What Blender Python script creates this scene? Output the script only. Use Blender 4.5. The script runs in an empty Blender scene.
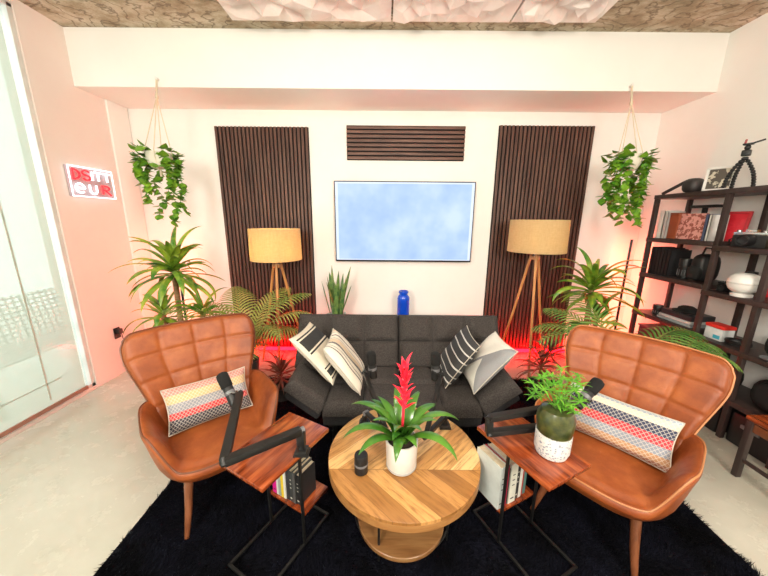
import bpy, bmesh, math, random
from mathutils import Vector, Matrix
import numpy as np
rnd = random.Random(7)
PI = math.pi
sc = bpy.context.scene
COL = sc.collection
R = math.radians
def V(*a): return Vector(a)

# ------------------------------------------------------------------ materials
class NB:
    def __init__(s, name):
        s.m = bpy.data.materials.new(name); s.m.use_nodes = True
        s.t = s.m.node_tree; s.n = s.t.nodes; s.b = s.n['Principled BSDF']
    def add(s, ty, **kw):
        n = s.n.new(ty)
        for k, v in kw.items(): setattr(n, k, v)
        return n
    def link(s, a, b): s.t.links.new(a, b)
    def val(s, n, key, v):
        if hasattr(v, 'is_linked') or isinstance(v, bpy.types.NodeSocket): s.link(v, n.inputs[key])
        else: n.inputs[key].default_value = v
    def math(s, op, a, b=0.0, c=None):
        n = s.add('ShaderNodeMath', operation=op); s.val(n, 0, a); s.val(n, 1, b)
        if c is not None: s.val(n, 2, c)
        return n.outputs[0]
    def mix(s, f, a, b, mode='MIX'):
        n = s.add('ShaderNodeMix', data_type='RGBA', blend_type=mode)
        s.val(n, 0, f); s.val(n, 6, a if not isinstance(a, tuple) else (*a, 1)); s.val(n, 7, b if not isinstance(b, tuple) else (*b, 1))
        return n.outputs[2]
    def coord(s, kind='Object', scale=(1, 1, 1)):
        t = s.add('ShaderNodeTexCoord'); m = s.add('ShaderNodeMapping'); m.inputs['Scale'].default_value = scale
        s.link(t.outputs[kind], m.inputs[0]); return m.outputs[0]
    def noise(s, co, scale, detail=4, rough=.55):
        n = s.add('ShaderNodeTexNoise'); s.link(co, n.inputs['Vector']); n.inputs['Scale'].default_value = scale
        n.inputs['Detail'].default_value = detail; n.inputs['Roughness'].default_value = rough; return n.outputs[0]
    def ramp(s, f, stops, interp='LINEAR'):
        n = s.add('ShaderNodeValToRGB'); s.link(f, n.inputs[0]); cr = n.color_ramp; cr.interpolation = interp
        while len(cr.elements) < len(stops): cr.elements.new(.5)
        for e, (p, c) in zip(cr.elements, stops): e.position = p; e.color = (*c, 1)
        return n.outputs[0]
    def xyz(s, co):
        n = s.add('ShaderNodeSeparateXYZ'); s.link(co, n.inputs[0]); return n.outputs
    def bump(s, h, st=.3, dist=.01):
        n = s.add('ShaderNodeBump'); n.inputs['Strength'].default_value = st; n.inputs['Distance'].default_value = dist
        s.link(h, n.inputs['Height']); s.link(n.outputs[0], s.b.inputs['Normal'])
    def out(s, col, rough=.5, metal=0):
        s.val(s.b, 'Base Color', col if not isinstance(col, tuple) else (*col, 1))
        s.val(s.b, 'Roughness', rough); s.b.inputs['Metallic'].default_value = metal
        return s.m

def M(name, c, rough=.5, metal=0, c2=None, sc_=6, stretch=(1, 1, 1), bump=0, bs=60, coat=0, emis=None, es=1, trans=0):
    b = NB(name); co = b.coord('Object', stretch)
    if c2 is None: c2 = tuple(x * .82 for x in c)
    f = b.noise(co, sc_, 4)
    col = b.ramp(f, [(.35, c), (.68, c2)])
    if bump: b.bump(b.noise(co, bs, 3), bump, .004)
    b.out(col, rough, metal)
    if coat: b.b.inputs['Coat Weight'].default_value = coat; b.b.inputs['Coat Roughness'].default_value = .15
    if emis: b.b.inputs['Emission Color'].default_value = (*emis, 1); b.b.inputs['Emission Strength'].default_value = es
    if trans: b.b.inputs['Transmission Weight'].default_value = trans
    return b.m

def leather():
    b = NB('tan_leather'); co = b.coord('Object')
    f = b.noise(co, 5, 5, .6); g = b.noise(co, 26, 4, .6)
    c = b.ramp(f, [(.3, (.20, .040, .008)), (.52, (.34, .082, .016)), (.75, (.50, .145, .034))])
    c = b.mix(b.math('MULTIPLY', g, .6), c, (.16, .034, .008))
    v = b.add('ShaderNodeTexVoronoi'); b.link(co, v.inputs['Vector']); v.inputs['Scale'].default_value = 190
    b.bump(b.math('ADD', v.outputs[0], b.math('MULTIPLY', f, 2)), .18, .003)
    b.out(c, b.math('ADD', b.math('MULTIPLY', g, .25), .34)); return b.m

def wood(name, a, bb, c, axis=1, rough=.35, coat=.2, scale=7):
    b = NB(name); st = [9, 9, 9]; st[axis] = 1.0
    co = b.coord('Object', tuple(st)); f = b.noise(co, scale * .5, 6, .65)
    w = b.noise(b.coord('Object', tuple(s * 4 for s in st)), scale, 3)
    col = b.ramp(f, [(.3, a), (.5, bb), (.7, c)])
    col = b.mix(b.math('MULTIPLY', w, .45), col, a)
    b.bump(w, .1, .002); b.out(col, rough); b.b.inputs['Coat Weight'].default_value = coat
    b.b.inputs['Coat Roughness'].default_value = .12
    return b.m

def chevron():
    b = NB('chevron_wood'); co = b.coord('Object'); x, y, z = b.xyz(co)[:3]
    ay = b.math('ABSOLUTE', b.math('ADD', y, .13))
    q = b.math('SUBTRACT', x, ay); q = b.math('DIVIDE', q, .115)
    cell = b.math('FLOOR', q); sgn = b.math('SIGN', b.math('ADD', y, .13))
    cc = b.add('ShaderNodeCombineXYZ'); b.link(cell, cc.inputs[0]); b.link(sgn, cc.inputs[1])
    wn = b.add('ShaderNodeTexWhiteNoise'); b.link(cc.outputs[0], wn.inputs['Vector'])
    base = b.ramp(wn.outputs['Value'], [(0, (.28, .12, .030)), (.3, (.50, .245, .075)), (.65, (.66, .37, .13)), (1, (.82, .54, .24))])
    # grain runs along the plank: coordinates (x+|y|, x-|y|)
    p = b.math('ADD', x, ay); gc = b.add('ShaderNodeCombineXYZ')
    b.link(b.math('MULTIPLY', p, 3.0), gc.inputs[0]); b.link(b.math('MULTIPLY', q, 3.2), gc.inputs[1]); b.link(b.math('MULTIPLY', wn.outputs['Value'], 20.0), gc.inputs[2])
    g = b.noise(gc.outputs[0], 1.6, 6, .65)
    col = b.mix(b.ramp(g, [(.46, (0, 0, 0)), (.66, (.75, .75, .75))]), base, (.20, .08, .02))
    fr = b.math('FRACT', q); e = b.math('MINIMUM', fr, b.math('SUBTRACT', 1.0, fr))
    line = b.math('LESS_THAN', e, .018)
    line = b.math('MAXIMUM', line, b.math('LESS_THAN', ay, .0018))
    col = b.mix(b.math('MULTIPLY', line, .6), col, (.16, .07, .02))
    b.out(col, .38); b.b.inputs['Coat Weight'].default_value = .25; b.b.inputs['Coat Roughness'].default_value = .2
    return b.m

def concrete_floor():
    b = NB('polished_concrete'); co = b.coord('Object')
    a = b.noise(co, 1.1, 6, .6); f = b.noise(co, 7, 6, .7); s = b.noise(co, 120, 2)
    col = b.ramp(a, [(.3, (.42, .41, .34)), (.5, (.52, .51, .44)), (.72, (.62, .61, .54))])
    col = b.mix(b.math('MULTIPLY', f, .35), col, (.45, .42, .34)); col = b.mix(b.ramp(s, [(.64, (0, 0, 0)), (.76, (.25, .25, .25))]), col, (.34, .31, .26))
    b.out(col, b.math('ADD', b.math('MULTIPLY', f, .2), .16)); return b.m
def concrete_ceiling():
    b = NB('raw_concrete_ceiling'); co = b.coord('Object', (1, 1.6, 1))
    f = b.noise(co, 3.2, 8, .72); w = b.add('ShaderNodeTexWave'); b.link(co, w.inputs['Vector']); w.inputs['Scale'].default_value = 1.7
    w.inputs['Distortion'].default_value = 22; w.inputs['Detail'].default_value = 6; w.inputs['Detail Scale'].default_value = 1.5
    g = b.noise(co, 34, 4, .7)
    col = b.ramp(f, [(.3, (.17, .12, .07)), (.45, (.38, .30, .20)), (.58, (.60, .53, .41)), (.75, (.74, .69, .58))])
    col = b.mix(b.ramp(w.outputs[1], [(.0, (.75, .75, .75)), (.12, (0, 0, 0))]), col, (.10, .065, .04))
    col = b.mix(b.math('MULTIPLY', g, .4), col, (.34, .25, .15)); b.bump(g, .5, .02); b.out(col, .8); return b.m

def pillow_mat(name, kind):
    b = NB(name); co = b.coord('UV'); u, v = b.xyz(co)[:2]
    fab = b.noise(b.coord('Object'), 220, 2)
    if kind == 'blocks':      # cream with black blocks across two ends
        base = b.mix(b.noise(b.coord('Object'), 9, 3), (.80, .74, .62), (.66, .58, .44))
        band1 = b.ramp(v, [(0, (0, 0, 0)), (.10, (1, 1, 1)), (.13, (0, 0, 0)), (.17, (1, 1, 1)), (.36, (0, 0, 0)), (.40, (1, 1, 1)), (.43, (0, 0, 0))], 'CONSTANT')
        band2 = b.ramp(u, [(0, (0, 0, 0)), (.70, (1, 1, 1)), (.725, (0, 0, 0)), (.76, (1, 1, 1)), (.88, (0, 0, 0)), (.915, (1, 1, 1)), (.94, (0, 0, 0))], 'CONSTANT')
        band1 = b.ramp(u, [(0, (0, 0, 0)), (.08, (1, 1, 1)), (.11, (0, 0, 0)), (.14, (1, 1, 1)), (.36, (0, 0, 0)), (.39, (1, 1, 1)), (.42, (0, 0, 0)), (.72, (1, 1, 1)), (.745, (0, 0, 0)), (.77, (1, 1, 1)), (.88, (0, 0, 0)), (.91, (1, 1, 1)), (.935, (0, 0, 0))], 'CONSTANT')
        mask = b.math('GREATER_THAN', v, .04); 
        col = b.mix(b.math('MULTIPLY', band1, mask), base, (.02, .02, .02))
    elif kind == 'lines':
        base = b.mix(b.noise(b.coord('Object'), 12, 3), (.82, .77, .68), (.72, .65, .54))
        col = b.mix(b.ramp(v, [(0, (0, 0, 0)), (.12, (1, 1, 1)), (.145, (0, 0, 0)), (.20, (1, 1, 1)), (.215, (0, 0, 0)), (.30, (1, 1, 1)), (.36, (0, 0, 0)), (.52, (.5, .5, .5)), (.56, (0, 0, 0)), (.66, (1, 1, 1)), (.70, (0, 0, 0)), (.8, (.6, .6, .6)), (.82, (0, 0, 0))], 'CONSTANT'), base, (.16, .15, .15))
        col = b.mix(b.ramp(v, [(0, (0, 0, 0)), (.37, (.8, .8, .8)), (.50, (0, 0, 0)), (.86, (.6, .6, .6)), (.94, (0, 0, 0))], 'CONSTANT'), col, (.62, .47, .30))
    elif kind == 'black':
        col = b.mix(b.ramp(v, [(0, (0, 0, 0)), (.09, (1, 1, 1)), (.12, (0, 0, 0)), (.22, (1, 1, 1)), (.24, (0, 0, 0)), (.37, (1, 1, 1)), (.40, (0, 0, 0)), (.54, (1, 1, 1)), (.565, (0, 0, 0)), (.70, (1, 1, 1)), (.73, (0, 0, 0)), (.86, (1, 1, 1)), (.89, (0, 0, 0))], 'CONSTANT'), (.03, .03, .032), (.62, .60, .57))
    elif kind == 'tri':
        s = b.math('ADD', u, v); d = b.math('ABSOLUTE', b.math('SUBTRACT', u, v))
        m1 = b.math('LESS_THAN', b.math('ABSOLUTE', b.math('SUBTRACT', v, .42)), b.math('MULTIPLY', b.math('SUBTRACT', u, .35), .75))
        m2 = b.math('LESS_THAN', b.math('ABSOLUTE', b.math('SUBTRACT', v, .6)), b.math('MULTIPLY', b.math('SUBTRACT', .5, u), .75))
        base = b.mix(b.noise(b.coord('Object'), 160, 2), (.25, .25, .26), (.33, .33, .345))
        col = b.mix(b.math('MAXIMUM', m1, m2), base, (.80, .77, .69))
    else:                     # 'woven': five bands of small motifs; kind woven_l / woven_r
        st = [(0, (.34, .15, .10)), (.10, (.52, .28, .14)), (.24, (.27, .30, .36)), (.42, (.66, .03, .05)), (.60, (.03, .04, .09)), (.80, (.75, .64, .48)), (.93, (.35, .42, .50))]
        if kind == 'woven_l': st = [(0, (.03, .03, .045)), (.30, (.68, .03, .04)), (.44, (.28, .29, .33)), (.64, (.66, .45, .22)), (.83, (.58, .24, .20))]
        base = b.ramp(v, st, 'CONSTANT')
        def tri(k, s_):
            q = b.math('FRACT', b.math('MULTIPLY', k, s_)); return b.math('ABSOLUTE', b.math('SUBTRACT', q, .5))
        dm = b.math('ADD', tri(u, 22), tri(v, 11))
        m = b.math('LESS_THAN', b.math('ABSOLUTE', b.math('SUBTRACT', dm, .5)), .085)
        col = b.mix(b.math('MULTIPLY', m, .5), base, (.86, .80, .70))
    col = b.mix(b.math('MULTIPLY', fab, .25), col, (.1, .1, .1)) if kind != 'lines' else col
    b.bump(fab, .35, .003); return b.out(col, .9)

MT = dict(
    wall=M('warm_white_paint', (.86, .84, .80), .7, c2=(.835, .81, .77), sc_=2, bump=.08, bs=120),
    pinklit_wall=M('white_paint_lit_pink', (.83, .72, .665), .7, c2=(.80, .69, .635), sc_=2, bump=.06, bs=120),  # white wall with the pink glow of the lamps painted into its colour
    floor=concrete_floor(), ceil=concrete_ceiling(),
    facet=M('faceted_panel', (.78, .68, .63), .55, c2=(.84, .77, .73)),
    slat=wood('walnut_slats', (.045, .018, .012), (.105, .048, .034), (.17, .085, .06), 2, .5, 0, 5),
    slat_h=wood('walnut_slats_across', (.055, .022, .014), (.13, .058, .04), (.20, .10, .07), 0, .5, 0, 5),
    felt=M('black_felt', (.006, .005, .005), .95),
    black=M('black_metal', (.006, .006, .006), .42, .0, c2=(.010, .010, .010)),
    blackpl=M('black_plastic', (.006, .006, .0065), .45, c2=(.010, .010, .011)),
    foam=M('black_foam', (.006, .006, .006), .95, bump=.8, bs=300),
    grey=M('grey_plastic', (.16, .16, .17), .4), chrome=M('brushed_steel', (.6, .6, .6), .25, 1),
    leather=leather(), piping=M('leather_piping', (.16, .05, .018), .45), lpip=M('pale_leather_piping', (.50, .20, .075), .45),
    walnut=wood('walnut_leg', (.12, .035, .014), (.22, .075, .03), (.30, .11, .05), 2, .35, .2),
    tripod=wood('oak_tripod', (.42, .16, .045), (.58, .25, .08), (.68, .34, .12), 2, .4, .1),
    acacia=wood('reddish_acacia', (.06, .010, .004), (.30, .055, .014), (.55, .14, .04), 1, .22, .5, 9),
    chev=chevron(), rim=wood('coffee_table_rim', (.22, .09, .025), (.36, .17, .055), (.48, .25, .09), 0, .4, .1),
    lower=wood('lower_shelf_wood', (.14, .055, .018), (.28, .13, .045), (.40, .22, .085), 0, .4, .1),
    sofa=M('charcoal_weave', (.026, .021, .020), .95, c2=(.066, .057, .052), sc_=120, bump=.7, bs=260),
    sofab=M('charcoal_base_cloth', (.018, .018, .020), .9, c2=(.03, .03, .033), sc_=90, bump=.4, bs=240),
    seam=M('seam_thread', (.012, .011, .011), .9),
    linen=None, pot=M('white_ceramic', (.74, .72, .68), .3), soil=M('dark_soil', (.03, .018, .01), .95, bump=1, bs=80),
    rope=M('cotton_rope', (.72, .62, .46), .9), basket=M('cream_pot', (.80, .74, .62), .7),
    leafL=M('striped_leaf', (.035, .16, .012), .38, c2=(.34, .44, .04), sc_=9, coat=.2),
    palm=M('palm_leaf', (.07, .20, .035), .5, c2=(.20, .32, .07), sc_=6),
    palmY=M('yellowing_palm_leaf', (.16, .26, .04), .5, c2=(.42, .36, .10), sc_=5),
    ivy=M('pothos_leaf', (.05, .20, .012), .4, c2=(.24, .42, .03), sc_=14),
    brom=M('bromeliad_leaf', (.025, .115, .012), .28, c2=(.10, .25, .025), sc_=5, coat=.4),
    red=M('bromeliad_bract', (.85, .012, .035), .4, c2=(.95, .05, .10), sc_=20),
    snake=M('snake_plant_leaf', (.035, .12, .035), .45, c2=(.22, .32, .08), sc_=26, stretch=(1, 1, .6)),
    edge=M('yellow_leaf_edge', (.55, .55, .16), .5),
    croton=M('croton_leaf', (.10, .06, .03), .45, c2=(.42, .05, .04), sc_=9),
    hemp=M('bright_leaf', (.06, .25, .015), .5, c2=(.15, .40, .03), sc_=20),
    trunk=M('ringed_trunk', (.36, .20, .09), .8, c2=(.17, .09, .04), sc_=5, stretch=(1, 1, 9), bump=.5, bs=30),
    moss=M('mossy_glaze', (.022, .034, .008), .32, c2=(.085, .09, .022), sc_=34, coat=.5),
    screen=None, bezel=M('tv_bezel', (.03, .03, .035), .3, .5), blue=M('blue_glass', (.004, .06, .55), .15, c2=(.008, .09, .68), coat=.6),
    shelf=M('dark_shelf_wood', (.028, .018, .016), .45, c2=(.05, .03, .027), sc_=5, stretch=(1, 8, 1)),
    white=M('matte_white', (.80, .78, .75), .4), cream=M('paper_cream', (.72, .63, .46), .9, c2=(.60, .50, .33), sc_=60, stretch=(1, 1, .05)),
)
def linen_mat():
    b = NB('linen_shade'); co = b.coord('Object', (1, 1, .2)); f = b.noise(co, 90, 3); g = b.noise(b.coord('Object', (.2, .2, 1)), 120, 2)
    c = b.mix(b.math('MULTIPLY', b.math('ADD', f, g), .5), (.60, .42, .20), (.86, .70, .42))
    b.out(c, .9); b.bump(b.math('ADD', f, g), .4, .003)
    tr = b.add('ShaderNodeBsdfTranslucent'); b.link(c, tr.inputs[0]); mx = b.add('ShaderNodeMixShader'); mx.inputs[0].default_value = .5
    b.link(b.b.outputs[0], mx.inputs[1]); b.link(tr.outputs[0], mx.inputs[2]); b.link(mx.outputs[0], b.n['Material Output'].inputs[0]); return b.m
MT['linen'] = linen_mat()
def screen_mat():
    b = NB('tv_screen'); co = b.coord('Object'); x, y, z = b.xyz(co)[:3]
    n = b.noise(co, 2.6, 3); col = b.ramp(n, [(.3, (.36, .52, .92)), (.5, (.46, .62, .98)), (.7, (.60, .74, 1.0))])
    fx = b.math('ABSOLUTE', b.math('DIVIDE', x, .82)); fz = b.math('ABSOLUTE', b.math('DIVIDE', z, .46))
    e = b.math('GREATER_THAN', b.math('MAXIMUM', b.math('POWER', fx, 1.0), fz), .955)
    col = b.mix(b.math('MULTIPLY', e, .6), col, (.92, .96, 1.0))
    b.out((.01, .01, .01), .6); b.b.inputs['Specular IOR Level'].default_value = .1; b.link(col, b.b.inputs['Emission Color']); b.b.inputs['Emission Strength'].default_value = .74; return b.m
MT['screen'] = screen_mat()
def shade_mat():
    b = NB('sheer_roller_shade'); co = b.coord('Object'); f = b.noise(co, 160, 2)
    c = b.mix(b.math('MULTIPLY', f, .3), (.66, .70, .62), (.54, .59, .50)); b.out(c, .9)
    tr = b.add('ShaderNodeBsdfTranslucent'); b.link(c, tr.inputs[0]); mx = b.add('ShaderNodeMixShader'); mx.inputs[0].default_value = .45
    tp = b.add('ShaderNodeBsdfTransparent'); m2 = b.add('ShaderNodeMixShader'); m2.inputs[0].default_value = .40
    b.link(b.b.outputs[0], mx.inputs[1]); b.link(tr.outputs[0], mx.inputs[2]); b.link(mx.outputs[0], m2.inputs[1]); b.link(tp.outputs[0], m2.inputs[2])
    b.link(m2.outputs[0], b.n['Material Output'].inputs[0]); return b.m
def emit(name, c, s):
    b = NB(name); b.out((c[0] * .5, c[1] * .5, c[2] * .5), .4); b.b.inputs['Emission Color'].default_value = (*c, 1); b.b.inputs['Emission Strength'].default_value = s; return b.m
def glass_mat(name, c=(.9, .95, .93)):
    b = NB(name); b.out(c, .02); gl = b.add('ShaderNodeBsdfGlossy'); gl.inputs['Roughness'].default_value = .02; tp = b.add('ShaderNodeBsdfTransparent'); tp.inputs[0].default_value = (*c, 1)
    mx = b.add('ShaderNodeMixShader'); mx.inputs[0].default_value = .06; b.link(tp.outputs[0], mx.inputs[1]); b.link(gl.outputs[0], mx.inputs[2])
    b.link(mx.outputs[0], b.n['Material Output'].inputs[0]); return b.m
_cm = {}
def CM(c, rough=.5):      # plain coloured cloth/paper/plastic by colour
    k = (c, rough)
    if k not in _cm: _cm[k] = M('painted_%d' % len(_cm), c, rough, c2=tuple(x * .85 for x in c), sc_=14)
    return _cm[k]

# ------------------------------------------------------------------ mesh helpers
class MB:
    def __init__(s): s.v = []; s.f = []; s.uv = []
    def add(s, vs, fs, mat=None, uv=None):
        o = len(s.v)
        for p in vs: s.v.append(tuple(mat @ Vector(p)) if mat else tuple(p))
        for f in fs: s.f.append(tuple(i + o for i in f))
        s.uv += uv if uv else [(0, 0)] * len(vs)
        return s
    def box(s, c, d, rot=None, bev=0):
        bm = bmesh.new(); bmesh.ops.create_cube(bm, size=1)
        bmesh.ops.scale(bm, vec=d, verts=bm.verts)
        if bev: bmesh.ops.bevel(bm, geom=bm.edges[:], offset=min(bev, min(d) * .45), segments=2, affect='EDGES', profile=.6)
        m = Matrix.Translation(c) @ (rot.to_4x4() if rot else Matrix.Identity(4))
        bm.verts.index_update(); s.add([v.co[:] for v in bm.verts], [[v.index for v in f.verts] for f in bm.faces], m); bm.free(); return s
    def bar(s, a, b, w, h=None, up=(0, 0, 1), bev=.002):     # rectangular bar between two points
        a, b = Vector(a), Vector(b); d = b - a; z = d.normalized(); u = Vector(up)
        if abs(z.dot(u)) > .98: u = Vector((0, 1, 0))
        x = u.cross(z).normalized(); y = z.cross(x); r = Matrix((x, y, z)).transposed()
        return s.box((a + b) / 2, (w, h or w, d.length), r, bev)
    def tube(s, pts, r, n=8, caps=True):
        pts = [Vector(p) for p in pts]; rr = r if isinstance(r, (list, tuple)) else [r] * len(pts)
        rings = []; prev = None
        for i, p in enumerate(pts):
            t = (pts[min(i + 1, len(pts) - 1)] - pts[max(i - 1, 0)]).normalized()
            if prev is None: x = t.orthogonal().normalized()
            else: x = (prev - t * prev.dot(t)); x = x.normalized() if x.length > 1e-6 else t.orthogonal().normalized()
            prev = x; y = t.cross(x)
            rings.append([p + (x * math.cos(2 * PI * k / n) + y * math.sin(2 * PI * k / n)) * rr[i] for k in range(n)])
        vs = [q for g in rings for q in g]; fs = []
        for i in range(len(pts) - 1):
            for k in range(n): fs.append((i * n + k, i * n + (k + 1) % n, (i + 1) * n + (k + 1) % n, (i + 1) * n + k))
        if caps: fs.append(tuple(range(n))[::-1]); fs.append(tuple((len(pts) - 1) * n + k for k in range(n)))
        return s.add(vs, fs)
    def lathe(s, prof, n=32, c=(0, 0, 0), ax=None):
        vs = []; fs = []
        for r, z in prof:
            for k in range(n): vs.append((r * math.cos(2 * PI * k / n), r * math.sin(2 * PI * k / n), z))
        for i in range(len(prof) - 1):
            for k in range(n): fs.append((i * n + k, i * n + (k + 1) % n, (i + 1) * n + (k + 1) % n, (i + 1) * n + k))
        if prof[0][0] > 1e-4: fs.append(tuple(range(n))[::-1])
        if prof[-1][0] > 1e-4: fs.append(tuple((len(prof) - 1) * n + k for k in range(n)))
        m = Matrix.Translation(c)
        if ax is not None: m = m @ Vector((0, 0, 1)).rotation_difference(Vector(ax)).to_matrix().to_4x4()
        return s.add(vs, fs, m)
    def blob(s, c, d, n=16, e=1.0, rot=None):
        vs = []; fs = []; h = n // 2
        def pw(x): return math.copysign(abs(x) ** e, x)
        for i in range(h + 1):
            a = -PI / 2 + PI * i / h
            for k in range(n):
                t = 2 * PI * k / n
                vs.append((pw(math.cos(a)) * pw(math.cos(t)) * d[0] / 2, pw(math.cos(a)) * pw(math.sin(t)) * d[1] / 2, pw(math.sin(a)) * d[2] / 2))
        for i in range(h):
            for k in range(n): fs.append((i * n + k, i * n + (k + 1) % n, (i + 1) * n + (k + 1) % n, (i + 1) * n + k))
        return s.add(vs, fs, Matrix.Translation(c) @ (rot.to_4x4() if rot else Matrix.Identity(4)))
    def build(s, name, mat, parent=None, smooth=True, label=None, sharp=35):
        me = bpy.data.meshes.new(name); me.from_pydata(s.v, [], s.f)
        if any(a != (0, 0) for a in s.uv):
            ul = me.uv_layers.new(name='UVMap'); idx = np.zeros(len(me.loops), dtype=np.int32); me.loops.foreach_get('vertex_index', idx)
            ul.data.foreach_set('uv', np.array(s.uv, dtype=np.float32)[idx].ravel())
        me.validate(); me.update()
        bm = bmesh.new(); bm.from_mesh(me); bmesh.ops.recalc_face_normals(bm, faces=bm.faces) if not getattr(s, 'open', False) else None
        if smooth:
            for f in bm.faces: f.smooth = True
            for e in bm.edges:
                if len(e.link_faces) == 2 and e.calc_face_angle(0) > R(sharp): e.smooth = False
        bm.to_mesh(me); bm.free()
        me.materials.append(mat)
        o = bpy.data.objects.new(name, me); COL.objects.link(o)
        if parent: o.parent = parent
        if label: o['label'] = label
        return o
def thing(name, label, cat, loc=(0, 0, 0), rz=0, group=None):
    o = bpy.data.objects.new(name, None); COL.objects.link(o); o.location = loc; o.rotation_euler = (0, 0, rz); o.empty_display_size = .1
    return tag(o, label, cat, group)
def tag(o, label, cat, group=None):
    o['label'] = label; o['category'] = cat
    if group: o['group'] = group
    return o
def st(o, label=None):
    o['kind'] = 'structure'
    if label: o['label'] = label
    return o
def frame(o, center, xdir, ydir):       # orient an object: local x, y along the given directions
    x = Vector(xdir).normalized(); y = Vector(ydir); y = (y - x * y.dot(x)).normalized(); z = x.cross(y)
    o.matrix_world = Matrix.Translation(center) @ Matrix((x, y, z)).transposed().to_4x4(); return o

# ------------------------------------------------------------------ setting
XL, XR, D, CZ, SY, SZ = -2.93, 3.115, 3.74, 3.384, 3.165, 2.905
YB = -2.6
st(MB().box(((XL + XR) / 2, .57, -.05), (XR - XL + .4, 6.8, .1)).build('floor', MT['floor']))
st(MB().box(((XL + XR) / 2, .57, CZ + .05), (XR - XL + .4, 6.8, .1)).build('ceiling', MT['ceil']))
st(MB().box(((XL + XR) / 2, D + .1, CZ / 2), (XR - XL + .4, .2, CZ)).build('wall_back', MT['wall']))
st(MB().box((XR + .1, .57, CZ / 2), (.2, 6.34, CZ)).build('wall_right', MT['wall']))
st(MB().box(((XL + XR) / 2, YB - .1, CZ / 2), (XR - XL + .4, .2, CZ)).build('wall_front', MT['wall']))
st(MB().box(((XL + XR) / 2, (SY + D) / 2, (SZ + CZ) / 2), (XR - XL, D - SY, CZ - SZ), bev=0).build('trim_1', MT['wall']), 'white dropped soffit across the top of the back wall')
WY0, WY1, WZ0, WZ1 = -1.8, 2.775, .03, 3.34
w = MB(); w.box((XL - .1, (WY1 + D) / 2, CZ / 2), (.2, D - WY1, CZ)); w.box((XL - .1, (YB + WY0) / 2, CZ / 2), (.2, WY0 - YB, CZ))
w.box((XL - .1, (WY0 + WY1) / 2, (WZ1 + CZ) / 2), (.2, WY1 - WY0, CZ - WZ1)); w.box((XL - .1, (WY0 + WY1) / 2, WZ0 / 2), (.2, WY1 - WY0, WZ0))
st(w.build('wall_left', MT['pinklit_wall']))
st(MB().box((XL + .012, 3.60, SZ / 2), (.024, .26, SZ), bev=.004).build('trim_2', MT['wall']), 'narrow white pilaster in the left back corner')
# big window in the left wall: frame, glass
win = st(MB().box((XL - .04, WY1 - .02, 1.68), (.06, .04, 3.3), bev=.004).box((XL - .04, WY0 + .02, 1.68), (.06, .04, 3.3), bev=.004).box((XL - .04, .49, WZ0 + .02), (.06, 4.57, .04), bev=.004).box((XL - .04, .49, WZ1 - .02), (.06, 4.57, .04), bev=.004).build('window_1', MT['white']), 'tall floor to ceiling window in the left wall')
MB().box((XL - .05, .49, 1.685), (.008, 4.5, 3.24)).build('window_glass', glass_mat('window_pane'), win)
sh = thing('roller_shade', 'pale translucent roller shade covering the tall left window', 'window shade', (XL + .034, 0, 0))
MB().box((0, .43, 1.70), (.004, 4.40, 3.2)).build('shade_cloth', shade_mat(), sh)
MB().box((.0, .43, .085), (.022, 4.44, .035), bev=.006).build('hem_bar', CM((.34, .17, .12)), sh, label='brownish bottom rail')
MB().tube([(0, -1.75, 3.30), (0, 2.60, 3.30)], .03, 12).build('roller', MT['white'], sh)
hm = MB(); hm.box((.004, 2.33, 1.7), (.006, .012, 3.1)); hm.box((.004, .395, .30), (.006, 4.1, .008)); hm.build('seam_line', CM((.50, .53, .46)), sh)
# outside the window: pavement and a wire bench
st(MB().box((XL - 3.3, 1.2, -.1), (6.2, 9, .1)).build('ground', M('pale_pavement', (.82, .84, .78), .9)))
bn = thing('wire_bench', 'slatted metal bench standing outside behind the window shade', 'bench', (XL - .72, 2.98, -.05), R(180))
m = MB()
for i in range(9): m.tube([(.28 + .012 * i * .5, -.65, .48 + .052 * i), (.28 + .012 * i * .5, .65, .48 + .052 * i)], .011, 6)
for i in range(22): m.tube([(.27, -.65 + i * .062, .45), (.34, -.65 + i * .062, .92)], .009, 6)
m.build('backrest', CM((.10, .095, .08)), bn)
m = MB()
for i in range(8): m.tube([(-.22 + i * .07, -.65, .44), (-.22 + i * .07, .65, .44)], .010, 6)
m.build('seat', CM((.10, .095, .08)), bn)
for sx in (-.22, .27):
    for sy in (-.6, .6): MB().tube([(sx, sy, .44), (sx * 1.2, sy * 1.05, .0)], .026, 8).build('leg', CM((.10, .095, .08)), bn)
for sy in (-.64, .64): MB().tube([(.29, sy, .66), (-.2, sy, .66), (-.24, sy, .44)], .014, 8).build('armrest', CM((.10, .095, .08)), bn)

bn.scale = (1.15, 1.05, 1.0)
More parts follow.
